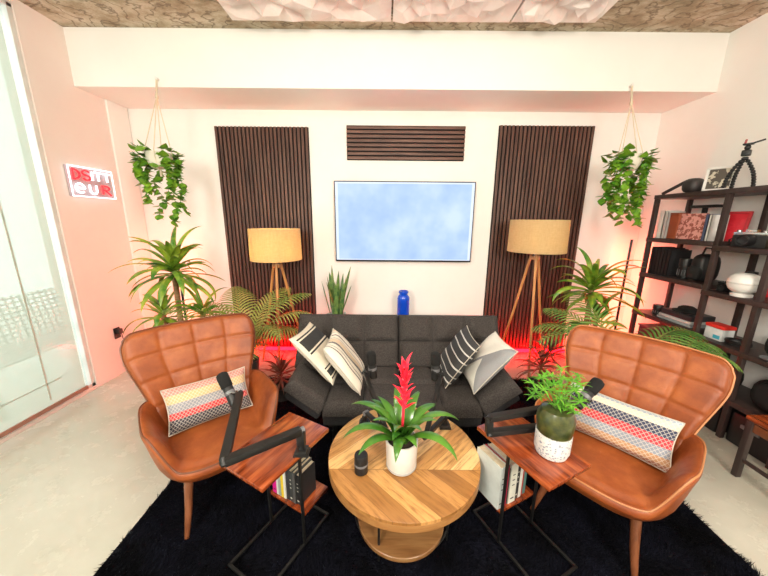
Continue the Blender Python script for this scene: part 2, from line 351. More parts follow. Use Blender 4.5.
# ceiling tiles: faceted white panels hung from the concrete
def facet_tile(x0, x1, y0, y1, z, seed, label):
    r_ = random.Random(seed); nx, ny = 13, 15; vs = []; fs = []
    for j in range(ny + 1):
        for i in range(nx + 1):
            e = i in (0, nx) or j in (0, ny)
            dx = 0 if e else r_.uniform(-.3, .3) * (x1 - x0) / nx; dy = 0 if e else r_.uniform(-.3, .3) * (y1 - y0) / ny
            vs.append((x0 + (x1 - x0) * i / nx + dx, y0 + (y1 - y0) * j / ny + dy, z - (0.012 if e else r_.choice((0.0, .015, .045, .065)))))
    for j in range(ny):
        for i in range(nx):
            a = j * (nx + 1) + i; q = (a, a + 1, a + nx + 2, a + nx + 1)
            fs += [(q[0], q[1], q[2]), (q[0], q[2], q[3])] if r_.random() < .5 else [(q[0], q[1], q[3]), (q[1], q[2], q[3])]
    n = len(vs); vs += [(x0, y0, z + .02), (x1, y0, z + .02), (x1, y1, z + .02), (x0, y1, z + .02)]
    fs.append((n, n + 1, n + 2, n + 3))
    row = lambda j: [j * (nx + 1) + i for i in range(nx + 1)]
    fs.append(tuple(row(0)) + (n + 1, n)); fs.append(tuple(row(ny)) + (n + 2, n + 3))
    fs.append(tuple(j * (nx + 1) for j in range(ny + 1)) + (n + 3, n)); fs.append(tuple(j * (nx + 1) + nx for j in range(ny + 1)) + (n + 2, n + 1))
    o = MB().add(vs, fs).build('ceiling_panel', MT['facet'], smooth=False)
    return tag(o, label, 'ceiling panel', 'faceted ceiling panels')
facet_tile(-1.31, .04, 1.7, 2.99, CZ - .022, 1, 'leftmost of the three faceted white panels on the ceiling')
facet_tile(.055, 1.04, 1.7, 2.98, CZ - .025, 2, 'middle one of the three faceted white ceiling panels')
facet_tile(1.055, 1.76, 1.7, 2.965, CZ - .03, 3, 'rightmost and narrowest of the faceted white ceiling panels')

# ------------------------------------------------------------------ slat panels
def vslats(cx, w_, z0, z1, n, label):
    t = thing('slat_panel', label, 'wall panel', (cx, D - .002, 0), 0, 'tall slatted wood wall panels')
    MB().box((0, -.006, (z0 + z1) / 2), (w_, .012, z1 - z0)).build('felt_backing', MT['felt'], t)
    m = MB(); p = w_ / n
    for i in range(n): m.box((-w_ / 2 + p * (i + .5), -.021, (z0 + z1) / 2), (p * .62, .018, z1 - z0), bev=.002)
    m.build('slats', MT['slat'], t)
vslats(-1.412, 1.07, .0, 2.725, 24, 'tall dark slatted wood panel on the wall left of the television')
vslats(1.835, 1.085, .0, 2.76, 24, 'tall dark slatted wood panel on the wall right of the television')
t = thing('slat_panel', 'small horizontal slatted wood panel above the television', 'wall panel', (.234, D - .002, 0))
MB().box((0, -.006, 2.565), (1.35, .012, .37)).build('felt_backing', MT['felt'], t)
m = MB()
for i in range(8): m.box((0, -.021, 2.403 + i * .0463), (1.35, .018, .030), bev=.002)
m.build('slats', MT['slat_h'], t)

# ------------------------------------------------------------------ television, vase
t = thing('television', 'large flat television with a pale blue screen on the back wall', 'television', (.233, D - .002, 1.676))
MB().box((0, -.05, 0), (1.655, .035, .94), bev=.006).build('casing', MT['bezel'], t)
MB().box((0, -.069, .004), (1.63, .004, .908)).build('screen', MT['screen'], t)
MB().box((0, -.017, 0), (.5, .034, .35), bev=.004).build('wall_bracket', MT['black'], t)
cns = thing('console_shelf', 'low white ledge behind the sofa under the television', 'shelf', (.2, 3.52, 0))
MB().box((.15, 0, .485), (1.2, .28, .035), bev=.004).build('shelf_board', MT['white'], cns)
for s_ in (-.42, .72): MB().box((s_, 0, .2335), (.035, .25, .467), bev=.003).build('leg', MT['white'], cns)
v = thing('vase', 'cobalt blue glass vase standing behind the sofa under the television', 'vase', (.235, 3.5, .5025))
MB().lathe([(.06, 0), (.068, .01), (.074, .10), (.074, .29), (.066, .315), (.051, .33), (.051, .345), (.059, .352), (.059, .375), (.050, .375), (.048, .34), (.059, .30), (.062, .02)], 28).build('body', MT['blue'], v)

# ------------------------------------------------------------------ LED tubes and neon
def led(x0, x1, label):
    t = thing('led_tube', label, 'light', ((x0 + x1) / 2, D - .10, 0), 0, 'red light tubes on the floor'); L = (x1 - x0) / 2
    MB().tube([(-L, 0, .06), (L, 0, .06)], .022, 12).build('tube', emit('red_led', (1, .001, .003), LEDS), t)
    for s_ in (-1, 1): MB().box((s_ * (L - .05), 0, .019), (.03, .06, .038), bev=.003).build('clip', MT['black'], t)
LEDS = 36
led(-2.0, -.78, 'glowing red light tube on the floor left of the sofa')
led(1.12, 2.5, 'glowing red light tube on the floor right of the sofa')
def corner_lamp(x, y, ax, label, s_=1):
    t = thing('corner_lamp', label, 'lamp', (x, y, 0), 0)
    MB().lathe([(.10, 0), (.10, .012), (.02, .016)], 24).build('base', MT['black'], t)
    MB().box((0, 0, .76), (.024, .024, 1.49), Matrix.Rotation(ax, 3, 'Z'), .003).build('pole', MT['black'], t)
    d = Matrix.Rotation(ax, 3, 'Z') @ Vector((0, 1, 0))
    MB().box(d * .016, (.014, .006, 1.44), Matrix.Rotation(ax, 3, 'Z')).build('light_strip', emit('salmon_led', (1, .13, .07), 85 * s_), t).location = (0, 0, .77)
corner_lamp(2.90, 3.56, R(-40), 'thin black corner lamp glowing orange on the wall beside the shelves')
corner_lamp(-2.44, 3.52, R(30), 'thin black corner lamp glowing orange behind the tall striped plant', .8)

t = thing('neon_sign', 'small red and white neon letter sign on the left wall', 'neon sign', (XL, 3.13, 2.035), R(90))
# local: x runs away from the camera along the wall, z up, -y into the room
def nl(path, r=.0075): return [(p[0], -.035, p[1]) for p in path]
MB().box((0, -.008, 0), (.46, .008, .28), bev=.003).build('backboard', CM((.46, .36, .37)), t, label='pale backing plate')
def arc(cx, cz, rx, rz, a0, a1, n=12): return [(cx + rx * math.cos(R(a0 + (a1 - a0) * i / n)), cz + rz * math.sin(R(a0 + (a1 - a0) * i / n))) for i in range(n + 1)]
red_l = [[(-.19, .02), (-.19, .11)], arc(-.19, .065, .065, .045, 90, -90), arc(-.06, .088, .035, .022, 20, 270, 10) + arc(-.06, .044, .035, .022, 90, -160, 10)]
wht_l = [[(.0, .105), (.0, .025)], [(.03, .105), (.10, .105)], [(.065, .105), (.065, .025)], [(.12, .105), (.20, .105)], [(.16, .105), (.16, .025)],
         [(-.185, -.06), (-.10, -.06)] + arc(-.142, -.06, .042, .042, 0, 310, 14), [(-.045, -.02), (-.045, -.07)] + arc(-.01, -.07, .035, .034, 180, 360, 8) + [(.025, -.02)]]
red2 = [[(.09, -.10), (.09, -.015)] + arc(.12, -.037, .05, .022, 90, -90, 8) + [(.09, -.059)], [(.12, -.059), (.18, -.105)]]
NR = emit('neon_red', (1, .02, .03), 1.3); NW = emit('neon_white', (.9, .96, 1), 1.6)
for g, mt, lb in (((red_l[0], red_l[1]), NR, 'red glowing letter'), ((red_l[2],), NR, 'red glowing letter'), (red2, NR, 'red glowing letter'), ((wht_l[0],), NW, None), ((wht_l[1], wht_l[2]), NW, None), ((wht_l[3], wht_l[4]), NW, None), ((wht_l[5],), NW, None), ((wht_l[6],), NW, None)):
    m = MB()
    for p in g: m.tube(nl(p), .0085, 8)
    m.build('letter', mt, t, label=lb)
MB().tube(nl([(-.225, .135), (-.225, -.135), (.225, -.135), (.225, .135), (-.225, .135)]), .006, 8).build('outline', NW, t)

t = thing('wall_outlet', 'black charger plugged into the outlet on the left wall', 'outlet', (XL, 3.10, .47), R(90))
MB().box((0, -.004, 0), (.075, .008, .12), bev=.003).build('cover_plate', MT['blackpl'], t)
MB().box((0, -.03, .02), (.05, .045, .055), bev=.006).build('charger', MT['blackpl'], t)
MB().tube([(0, -.05, -.0), (0, -.06, -.08), (.03, -.05, -.14), (.06, -.05, -.10), (.05, -.04, -.16)], .004, 6).build('cable', MT['blackpl'], t)

# ------------------------------------------------------------------ rug
def rug():
    x0, x1, y0, y1 = -1.40, 1.87, .35, 3.0; g = np.random.default_rng(3)
    N = 180000; px = g.uniform(x0, x1, N); py = g.uniform(y0, y1, N)
    ang = g.uniform(0, 2 * PI, N); cl = np.sin(px * 9 + 3 * np.sin(py * 5)) + np.cos(py * 8 + 2 * np.sin(px * 6))
    lean = .018 + .012 * g.random(N); la = cl * 1.3 + g.normal(0, .8, N); h = .020 + .014 * g.random(N) + .004 * cl; w_ = .0028
    a = np.stack([px - w_ * np.cos(ang), py - w_ * np.sin(ang), np.full(N, .003)], 1); b = np.stack([px + w_ * np.cos(ang), py + w_ * np.sin(ang), np.full(N, .003)], 1)
    c = np.stack([px + lean * np.cos(la), py + lean * np.sin(la), h], 1)
    vs = np.stack([a, b, c], 1).reshape(-1, 3).astype(np.float32)
    n0 = len(vs); bx = np.array([(x, y, z) for z in (.0005, .004) for x, y in ((x0, y0), (x1, y0), (x1, y1), (x0, y1))], dtype=np.float32)
    allv = np.concatenate([vs, bx]); tri = np.arange(n0, dtype=np.int32)
    quads = [(4, 5, 6, 7), (0, 1, 5, 4), (1, 2, 6, 5), (2, 3, 7, 6), (3, 0, 4, 7), (3, 2, 1, 0)]
    q = (np.array(quads, dtype=np.int32) + n0).ravel()
    me = bpy.data.meshes.new('rug'); me.vertices.add(len(allv)); me.vertices.foreach_set('co', allv.ravel())
    li = np.concatenate([tri, q]); me.loops.add(len(li)); me.loops.foreach_set('vertex_index', li)
    ls = np.concatenate([np.arange(0, n0, 3), n0 + np.arange(0, len(q), 4)]).astype(np.int32)
    me.polygons.add(len(ls)); me.polygons.foreach_set('loop_start', ls); me.update(calc_edges=True); me.validate()
    shag = M('black_shag', (.0012, .0013, .0025), .9, c2=(.005, .0055, .012), sc_=5); shag.node_tree.nodes['Principled BSDF'].inputs['Specular IOR Level'].default_value = .12; me.materials.append(shag)
    o = bpy.data.objects.new('rug', me); COL.objects.link(o)
    tag(o, 'black shaggy rug under the coffee table and armchairs', 'rug')
rug()

# ------------------------------------------------------------------ cushions
def cushion(name, w_, h_, th, mat, label, center, xd, yd, cat='cushion', group=None, seed=0):
    t = thing(name, label, cat, (0, 0, 0), 0, group); n = 28; r_ = random.Random(seed)
    vs = []; uv = []; fs = []
    ph = r_.uniform(0, 6)
    for side in (1, -1):
        for j in range(n + 1):
            for i in range(n + 1):
                u, v_ = i / n * 2 - 1, j / n * 2 - 1
                hx = 1 - .075 * (1 - v_ * v_) ** 1.0 * abs(u) ** 3; hy = 1 - .075 * (1 - u * u) * abs(v_) ** 3
                e = ((1 - u ** 4) * (1 - v_ ** 4)) ** .55
                wr = 1 + .05 * math.sin(5 * u + 3 * v_ + ph) + .04 * math.sin(9 * v_ - 4 * u + ph)
                vs.append((u * hx * w_ / 2, v_ * hy * h_ / 2, side * th / 2 * e * wr)); uv.append((i / n, j / n))
    N = (n + 1) ** 2
    for j in range(n):
        for i in range(n):
            a = j * (n + 1) + i; fs.append((a, a + 1, a + n + 2, a + n + 1)); fs.append((N + a, N + a + n + 1, N + a + n + 2, N + a + 1))
    cov = MB().add(vs, fs, uv=uv).build('cover', mat, t, sharp=80)
    k = MB(); rim = [vs[i] for i in range(n + 1)] + [vs[j * (n + 1) + n] for j in range(1, n + 1)] + [vs[n * (n + 1) + i] for i in range(n - 1, -1, -1)] + [vs[j * (n + 1)] for j in range(n - 1, -1, -1)]
    k.tube(rim, .0035, 6, False).build('edge_seam', CM((.55, .5, .42)), cov)
    frame(t, Vector(center), xd, yd); return t

# ------------------------------------------------------------------ sofa
def padded(m, fx, nu, nv, th, cols, rows, puff=.022, groove=.05):
    """quilted pad: fx(u,v) -> (point, normal) on its top plane, u,v in 0..1; th = thickness under it"""
    vs = []; fs = []
    def gz(u, v):
        d = 1.0
        cu = min(abs(u - c) for c in cols) ; cv = min(abs(v - c) for c in rows)
        return (1 - math.exp(-(cu / groove) ** 2)) , (1 - math.exp(-(cv / groove) ** 2))
    for j in range(nv + 1):
        for i in range(nu + 1):
            u, v = i / nu, j / nv; a, b = gz(u, v); p, n, L = fx(u, v)
            e = min(1, min(u, 1 - u) * L[0] / .03) ; f = min(1, min(v, 1 - v) * L[1] / .03)
            rd = math.sqrt(max(0, 1 - (1 - e) ** 2)) * math.sqrt(max(0, 1 - (1 - f) ** 2))
            vs.append(p + n * (puff * (min(a, 1) * min(b, 1)) ** .5 - (1 - rd) * .03))
    N = len(vs)
    for j in range(nv + 1):
        for i in range(nu + 1):
            p, n, L = fx(i / nu, j / nv); vs.append(p - n * th)
    for j in range(nv):
        for i in range(nu):
            a = j * (nu + 1) + i; fs.append((a, a + 1, a + nu + 2, a + nu + 1)); fs.append((N + a, N + a + nu + 1, N + a + nu + 2, N + a + 1))
    for i in range(nu):
        fs.append((i, N + i, N + i + 1, i + 1)); a = nv * (nu + 1) + i; fs.append((a, a + 1, N + a + 1, N + a))
    for j in range(nv):
        a = j * (nu + 1); b = a + nu + 1; fs.append((a, b, N + b, N + a)); a += nu; b += nu; fs.append((a, N + a, N + b, b))
    m.add(vs, fs); return m
def plane(o, ux, vy):
    o, ux, vy = Vector(o), Vector(ux), Vector(vy); n = ux.cross(vy).normalized()
    return lambda u, v: (o + ux * u + vy * v, n, (ux.length, vy.length))
def seams(par, f, cols, rows, lift):
    m = MB()
    for c in cols: m.tube([f(c, k / 12)[0] + f(c, k / 12)[1] * lift for k in range(1, 12)], .0032, 6)
    for r_ in rows: m.tube([f(k / 16, r_)[0] + f(k / 16, r_)[1] * lift for k in range(0, 17)], .0032, 6)
    m.build('stitched_seam', MT['seam'], par)
SX = .14
so = thing('sofa', 'dark charcoal tufted futon sofa against the back wall', 'sofa', (SX, 2.2, 0))
SFY, SBY, STZ = -.31, .24, .40     # front, back (local y), seat top plane
for s_, x0 in ((-1, -.572), (1, .002)):
    m = MB(); padded(m, plane((x0, SFY, STZ), (.57, 0, 0), (0, SBY - SFY + .05, 0)), 60, 56, .075, (0, .5, 1), (0, .52, 1), puff=.03); q = m.build('seat_cushion', MT['sofa'], so, sharp=80); seams(q, plane((x0, SFY, STZ), (.57, 0, 0), (0, SBY - SFY + .05, 0)), (.5,), (.52,), .002)
    m = MB(); w_ = .31; a = R(38)
    if s_ < 0: f = plane((-.552 - w_ * math.cos(a), SFY + .02, STZ + w_ * math.sin(a)), (w_ * math.cos(a), 0, -w_ * math.sin(a)), (0, SBY - SFY, 0))
    else: f = plane((.552, SFY + .02, STZ), (w_ * math.cos(a), 0, w_ * math.sin(a)), (0, SBY - SFY, 0))
    padded(m, f, 36, 56, .085, (0, 1), (0, .52, 1)); q = m.build('armrest', MT['sofa'], so, sharp=80)
    m = MB(); c = (s_ * (.55 + .5 * w_ * math.cos(a) + .055), .0, STZ + .5 * w_ * math.sin(a) - .125)
    m.box(c, (w_ * .97, .50, .07), Matrix.Rotation(-s_ * a, 3, 'Y'), .02); m.build('armrest_base', MT['sofab'], so)
    # backrest halves
    m = MB(); x0b = -.955 if s_ < 0 else .002
    padded(m, plane((x0b, .30, .385), (.953, 0, 0), (0, .25, .44)), 80, 50, .10, (0, .333, .667, 1), (0, .5, 1), puff=.038, groove=.045)
    q = m.build('backrest', MT['sofa'], so, sharp=80); seams(q, plane((x0b, .30, .385), (.953, 0, 0), (0, .25, .44)), (.333, .667), (.5,), .002)
MB().box((0, -.02, .275), (1.16, .54, .085), bev=.02).build('base_cushion', MT['sofab'], so)
MB().box((0, .0, .205), (1.10, .46, .05), bev=.008).build('frame', MT['black'], so)
for sx in (-.5, .5):
    for sy in (-.18, .2): MB().tube([(sx, sy, .19), (sx * 1.04, sy, .005)], [.022, .014], 10).build('leg', MT['black'], so)
MB().box((-.02, .41, .60), (1.7, .03, .40), Matrix.Rotation(R(-29.6), 3, 'X'), .01).build('back_frame', MT['sofab'], so).location = (0, .10, .0)
cushion('throw_pillow', .46, .42, .11, pillow_mat('cream_block_weave', 'blocks'), 'cream pillow with black blocks, leftmost on the sofa', (-.50, 2.21, .685), (.66, -.10, -.70), (.10, 1, -.02), 'pillow', seed=1)
cushion('throw_pillow', .44, .42, .12, pillow_mat('cream_line_weave', 'lines'), 'cream pillow with thin grey and tan lines on left half of sofa', (-.295, 2.17, .635), (.58, 0, -.80), (.0, 1, .0), 'pillow', seed=2)
cushion('throw_pillow', .44, .42, .12, pillow_mat('black_stripe_weave', 'black'), 'black pillow with thin white stripes on right half of sofa', (.60, 2.27, .635), (.05, 1, .0), (.55, .0, .83), 'pillow', seed=3)
cushion('throw_pillow', .44, .42, .11, pillow_mat('grey_triangle_weave', 'tri'), 'grey pillow with white triangles, rightmost on the sofa', (.80, 2.17, .635), (.66, .03, .75), (.0, -1, .0), 'pillow', seed=4)

# ------------------------------------------------------------------ armchairs
def sstep(a, b, x): x = max(0, min(1, (x - a) / (b - a))); return x * x * (3 - 2 * x)
def armchair(loc, rz, label, pip):
    t = thing('armchair', label, 'armchair', loc, rz, 'quilted tan leather armchairs')
    N = 96; vs = []; fs = []; piping = []
    def e(th):   # superellipse in plan; th=0 is front (-y)
        x, y = math.sin(th), -math.cos(th); p = 2 / 3.2
        return math.copysign(abs(x) ** p, x), math.copysign(abs(y) ** p, y)
    K = 15
    for k in range(N):
        th = 2 * PI * k / N; ex, ey = e(th); d = abs((math.degrees(th) + 180) % 360 - 180)
        rim = .415 + .205 * sstep(42, 72, d) - .03 * sstep(100, 150, d); arm = sstep(40, 75, d)
        fl = arm
        A = .295; B = .315
        def P(s_, z, ox=0): return (ex * (A * s_ + ox), ey * B * s_ - .03 * (1 if ey < 0 else 0), z)
        outx = .06 * fl
        prof = [P(.0, .30), P(.55, .30), P(.84, .308), P(.94, .33), P(1.0, .375, outx * .4), P(1.03, rim - .045, outx * .8), P(1.03, rim - .015, outx), P(1.0, rim, outx),
                P(.965, rim + .004, outx), P(.91 + .03 * (1 - arm), rim - .006 + .008 * (1 - arm), outx * .9), P(.86 + .04 * (1 - arm), rim - .05 * arm + .006 * (1 - arm), outx * .6), P(.82, .43 - .004 * arm + .008 * (1 - arm), 0), P(.77, .418 + .016 * (1 - arm), 0), P(.5, .44), P(0, .445)]
        vs += prof; piping.append(prof[7])
    for k in range(N):
        for j in range(K - 1):
            a = k * K + j; b = ((k + 1) % N) * K + j; fs.append((a, b, b + 1, a + 1))
    o = MB().add(vs, fs).build('seat_shell', MT['leather'], t, sharp=180)
    md = o.modifiers.new('s', 'SUBSURF'); md.levels = 1; md.render_levels = 1
    MB().tube(piping + [piping[0]], .0045, 6, False).build('piping', pip, o)
    # back pad
    nu, nv = 64, 64
    def bp(u, v):           # u -1..1, v 0..1
        z = .40 + .615 * v
        w_ = .285 + .100 * sstep(.15, .85, v)
        # rounded top corners
        top = 1.0
        uu = abs(u)
        x = u * w_
        zz = z - (.010 * uu ** 2 + .035 * max(0, (uu - .86) / .14) ** 2) * sstep(.55, 1, v)
        xx = x * (1 - .04 * sstep(.9, 1, v) ** 2 * uu)
        y = .20 + .20 * v - (.085 - .035 * v) * uu ** 2.4
        return Vector((xx, y, zz))
    nrm = Vector((0, -.95, .30)).normalized(); fv = []; bv = []
    cols = [-1, -.5, 0, .5, 1]; rows = [0.0, .27, .51, .75, 1.0]
    for j in range(nv + 1):
        for i in range(nu + 1):
            u, v = i / nu * 2 - 1, j / nv
            cu = min(abs(u - c) for c in cols[1:-1]); cv = min(abs(v - c) for c in rows[1:-1])
            q = ((1 - .85 * math.exp(-(cu / .030) ** 2)) * (1 - .85 * math.exp(-(cv / .018) ** 2)))
            pu = min((1 - abs(u)) / .10, 1); pv = min(min(v, 1 - v) / .07, 1); ed = math.sqrt(max(0, 1 - (1 - pu) ** 2)) * math.sqrt(max(0, 1 - (1 - pv) ** 2))
            c_u = ((u + 1) * 2) % 1; bulge = 4 * c_u * (1 - c_u)
            p = bp(u, v); fv.append(p + nrm * (-.032 + .036 * ed + ed * (.011 * q + .006 * bulge))); bv.append(p - nrm * (.040 + .022 * ed))
    m = MB(); n1 = nu + 1; NN = len(fv); fs = []
    for j in range(nv):
        for i in range(nu):
            a = j * n1 + i; fs.append((a, a + 1, a + n1 + 1, a + n1)); fs.append((NN + a, NN + a + n1, NN + a + n1 + 1, NN + a + 1))
    for i in range(nu): fs.append((i, NN + i, NN + i + 1, i + 1)); a = nv * n1 + i; fs.append((a, a + 1, NN + a + 1, NN + a))
    for j in range(nv): a = j * n1; b = a + n1; fs.append((a, b, NN + b, NN + a)); a += nu; b += nu; fs.append((a, NN + a, NN + b, b))
    m.add(fv + bv, fs); ob = m.build('backrest', MT['leather'], t, sharp=180)
    path = [fv[j * n1] for j in range(6, nv + 1)] + [fv[nv * n1 + i] for i in range(1, nu)] + [fv[j * n1 + nu] for j in range(nv, 5, -1)]
    c0 = Vector((0, .3, .7)); path = [p + Vector((p.x * .008, 0, .004 if p.z > .9 else 0)) for p in path]
    MB().tube(path, .0048, 6).build('piping', pip, ob)
    for sx in (-1, 1):
        for y0, y1 in ((-.20, -.29), (.20, .27)):
            MB().tube([(sx * .19, y0, .305), (sx * .215, y0 * .5 + y1 * .5, .14), (sx * .245, y1, .004)], [.024, .019, .012], 12).build('leg', MT['walnut'], t)
    return t
LC = armchair((-1.065, 1.670, 0), R(41), 'tan leather armchair left of the coffee table holding a pink banded cushion', MT['piping'])
RC = armchair((1.285, 1.475, 0), R(-50), 'tan leather armchair right of the coffee table, nearest the dark shelves', MT['lpip'])
def in_chair(loc, rz, p, q): m = Matrix.Translation(loc) @ Matrix.Rotation(rz, 4, 'Z'); return m @ Vector(p), m.to_3x3() @ Vector(q)
def lumbar(loc, rz, mat, label, dx, seed, w_, tilt=0):
    c, _ = in_chair(loc, rz, (dx, .085, .565), (0, 0, 0)); m = Matrix.Rotation(rz, 3, 'Z')
    cushion('lumbar_cushion', w_, .27, .12, mat, label, c, m @ Vector((1, 0, tilt)), m @ Vector((0, .42, .9)), seed=seed)
lumbar((-1.065, 1.670, 0), R(41), pillow_mat('pink_banded_weave', 'woven_l'), 'patterned cushion with pink, red and black bands on left armchair', .0, 5, .48)
lumbar((1.285, 1.475, 0), R(-50), pillow_mat('blue_banded_weave', 'woven_r'), 'patterned cushion with navy, red and cream bands on right armchair', .0, 6, .53)

# ------------------------------------------------------------------ coffee table
CTX, CTY, CTR = .116, 1.43, .41
t = thing('coffee_table', 'round chevron wood coffee table on the black rug', 'coffee table', (CTX, CTY, 0))
MB().lathe([(0, .434), (CTR, .434), (CTR, .4495), (CTR - .002, .4505), (0, .4505)], 96).build('tabletop', MT['chev'], t)
MB().lathe([(CTR - .02, .396), (CTR - .001, .396), (CTR + .001, .398), (CTR + .001, .4335), (CTR - .02, .4335), (CTR - .02, .396)], 96).build('rim', MT['rim'], t)
MB().lathe([(0, .085), (.235, .085), (.238, .088), (.238, .108), (.235, .111), (0, .111)], 72).build('lower_shelf', MT['lower'], t).location = (-.01, -.07, 0)
for a in (241, 331, 61, 151):
    x, y = .27 * math.cos(R(a)), .27 * math.sin(R(a)); MB().bar((x, y, .005), (x, y, .397), .012, .022).build('leg', MT['black'], t)
m = MB(); m.tube([(.27 * math.cos(R(a)), .27 * math.sin(R(a)), .07) for a in range(0, 361, 10)], .008, 8).build('support_ring', MT['black'], t)

t = thing('flower_pot', 'white cylindrical pot holding the red bromeliad on coffee table', 'plant pot', (.098, 1.325, .4515))
MB().lathe([(.062, 0), (.073, .004), (.077, .02), (.083, .16), (.083, .166), (.076, .166), (.074, .14), (0, .14)], 40).build('pot', MT['pot'], t)
MB().lathe([(.0775, .012), (.0795, .014), (.079, .020), (.0765, .020)], 40).build('foot_ring', CM((.45, .44, .42)), t)
MB().blob((0, 0, .137), (.146, .146, .03), 20).build('soil', MT['soil'], t)
def strap(m, base, az, elev, L, wd, droop, seg=12, fold=.25, w0=.5, tw=0, tipp=1.6):
    """arching strap leaf as a thin curved ribbon with a V fold"""
    p = Vector(base); el = elev; vs = []; d = Vector((math.cos(az), math.sin(az), 0)); st_ = L / seg
    for i in range(seg + 1):
        s_ = i / seg; wdt = wd * min(1, w0 + (1 - w0) * s_ * 3) * max(0.02, (1 - s_ ** tipp * .97)); fwd = d * math.cos(el) + Vector((0, 0, math.sin(el)))
        side = Vector((-d.y, d.x, 0)); side = (Matrix.Rotation(tw * s_, 3, fwd) @ side); up = fwd.cross(side) * -1
        vs += [p - side * wdt / 2 + up * wdt * fold, p.copy(), p + side * wdt / 2 + up * wdt * fold]
        p = p + fwd * st_; el -= droop / seg * (0.4 + 1.2 * s_)
    fs = []
    for i in range(seg):
        a = i * 3; fs += [(a, a + 1, a + 4, a + 3), (a + 1, a + 2, a + 5, a + 4)]
    m.add(vs, fs); return m
t = thing('bromeliad', 'bromeliad with a red flower spike in the white pot', 'plant', (.098, 1.325, .595))
m = MB(); m.open = True; r_ = random.Random(11)
LV = [(-100, 50, .27, 1.9), (-5, 60, .34, 2.1), (-35, 40, .33, 2.2), (165, 62, .34, 2.0), (195, 45, .33, 2.0), (215, 38, .27, 1.9), (140, 60, .26, 1.6), (100, 66, .26, 1.4), (60, 64, .26, 1.5), (30, 60, .26, 1.8), (-70, 62, .20, 1.9), (250, 66, .2, 1.7)]
for i, (az, el, L, dr) in enumerate(LV + [(i * 40 + 15, 74, .25, 1.5) for i in range(9)]):
    strap(m, (.012 * math.cos(R(az)), .012 * math.sin(R(az)), r_.uniform(0, .02)), R(az), R(min(80, el + 12)), L * 1.08, .064, dr * 1.12, 14, .14, .8, tipp=3.2)
m.build('foliage', MT['brom'], t)
MB().tube([(0, 0, -.01), (.004, 0, .20), (.008, 0, .40)], .007, 8).build('flower_stem', MT['red'], t)
m = MB(); m.open = True
for i in range(30):
    z = .20 + i * .0078; a = i * 2.4; strap(m, (.006, 0, z), a, R(38 + i * 1.1), .068 + .010 * math.sin(i * .9), .030, .9, 6, .2, .7)
m.build('flower', MT['red'], t, label='red flower bracts')

t = thing('smart_speaker', 'small black cylindrical speaker on the coffee table', 'speaker', (-.108, 1.285, .4515))
MB().lathe([(0, 0), (.030, 0), (.034, .004), (.034, .098), (.031, .104), (0, .104)], 28).build('body', MT['blackpl'], t)
MB().lathe([(.0345, .045), (.0352, .047), (.0352, .055), (.0345, .057)], 28).build('ring', MT['grey'], t)

# ------------------------------------------------------------------ C-shaped side tables with books
def side_table(loc, rz, label, mir, w_=.29, L=.43):
    t = thing('side_table', label, 'side table', loc, rz, 'wood and metal side tables')
    MB().box((0, 0, .6), (w_, L, .022), bev=.004).build('tabletop', MT['acacia'], t)
    s = .0065
    for sx in (-1, 1):
        x = sx * (w_ / 2 - .02); MB().bar((x, .015, .04), (x, .015, .588), .013).build('post', MT['black'], t)
    m = MB(); hx = w_ / 2 - .02
    m.bar((-hx, -.24, .045), (-hx, .20, .045), .013).bar((hx, -.24, .045), (hx, .20, .045), .013).bar((-hx - s, -.24, .045), (hx + s, -.24, .045), .013).bar((-hx - s, .20, .045), (hx + s, .20, .045), .013)
    m.build('base_frame', MT['black'], t)
    MB().box((0, .115, .225), (w_ - .03, .185, .016), bev=.003).build('book_shelf', MT['acacia'], t)
    return t
def books(loc, rz, x0, z0, y0, specs, group, up=1):
    x = x0; M4 = Matrix.Translation(loc) @ Matrix.Rotation(rz, 4, 'Z')
    for (w_, h_, dp, c, lab) in specs:
        b = thing('book', lab, 'book', M4 @ Vector((x + w_ / 2, y0, z0)), rz, group)
        cm = CM(c); k = MB(); k.box((0, -dp / 2 + .0015, h_ / 2), (w_, .003, h_), bev=.001); k.box((-w_ / 2 + .001, 0, h_ / 2), (.002, dp, h_)); k.box((w_ / 2 - .001, 0, h_ / 2), (.002, dp, h_)); k.build('cover', cm, b, smooth=False)
        MB().box((0, .002, h_ / 2), (max(w_ - .005, .003), dp - .008, h_ - .008)).build('pages', MT['cream'], b, smooth=False)
        if w_ > .022:
            ink = (.05, .05, .06) if sum(c) > .6 else (.7, .68, .6); k = MB()
            k.box((0, -dp / 2 - .0006, h_ * .12), (w_ * .5, .0008, h_ * .03))
            for q in range(3): k.box((0, -dp / 2 - .0006, h_ * (.72 - q * .13)), (w_ * .34, .0008, h_ * .022))
            k.build('spine_print', CM(ink), b, smooth=False)
        x += w_ + .0012
LT = ((-.52, 1.285, 0), R(-29)); RT = ((.738, 1.30, 0), R(26))
side_table(*LT, 'small reddish wood side table between left armchair and coffee table', 1)
side_table(*RT, 'small reddish wood side table between right armchair and coffee table', -1)
books(LT[0], LT[1], -.115, .2335, .105, [(.030, .20, .14, (.72, .01, .27), 'magenta book on the shelf under the left side table'), (.013, .19, .14, (.70, .70, .66), 'thin white book beside the magenta one under left side table'),
    (.020, .20, .14, (.33, .38, .34), 'grey green book between white books under left side table'), (.018, .21, .14, (.85, .62, .03), 'yellow book on the shelf under the left side table'),
    (.014, .21, .14, (.80, .78, .72), 'white book touching the yellow book under left side table'), (.022, .20, .13, (.03, .03, .035), 'black book right beside the white one under left side table'),
    (.024, .19, .13, (.045, .05, .05), 'thick dark book in the middle of the dark ones, left table'), (.018, .19, .13, (.10, .10, .10), 'dark grey book second from the right under left side table'),
    (.026, .18, .12, (.02, .02, .022), 'black book at the right end under left side table')], 'books under the left side table')
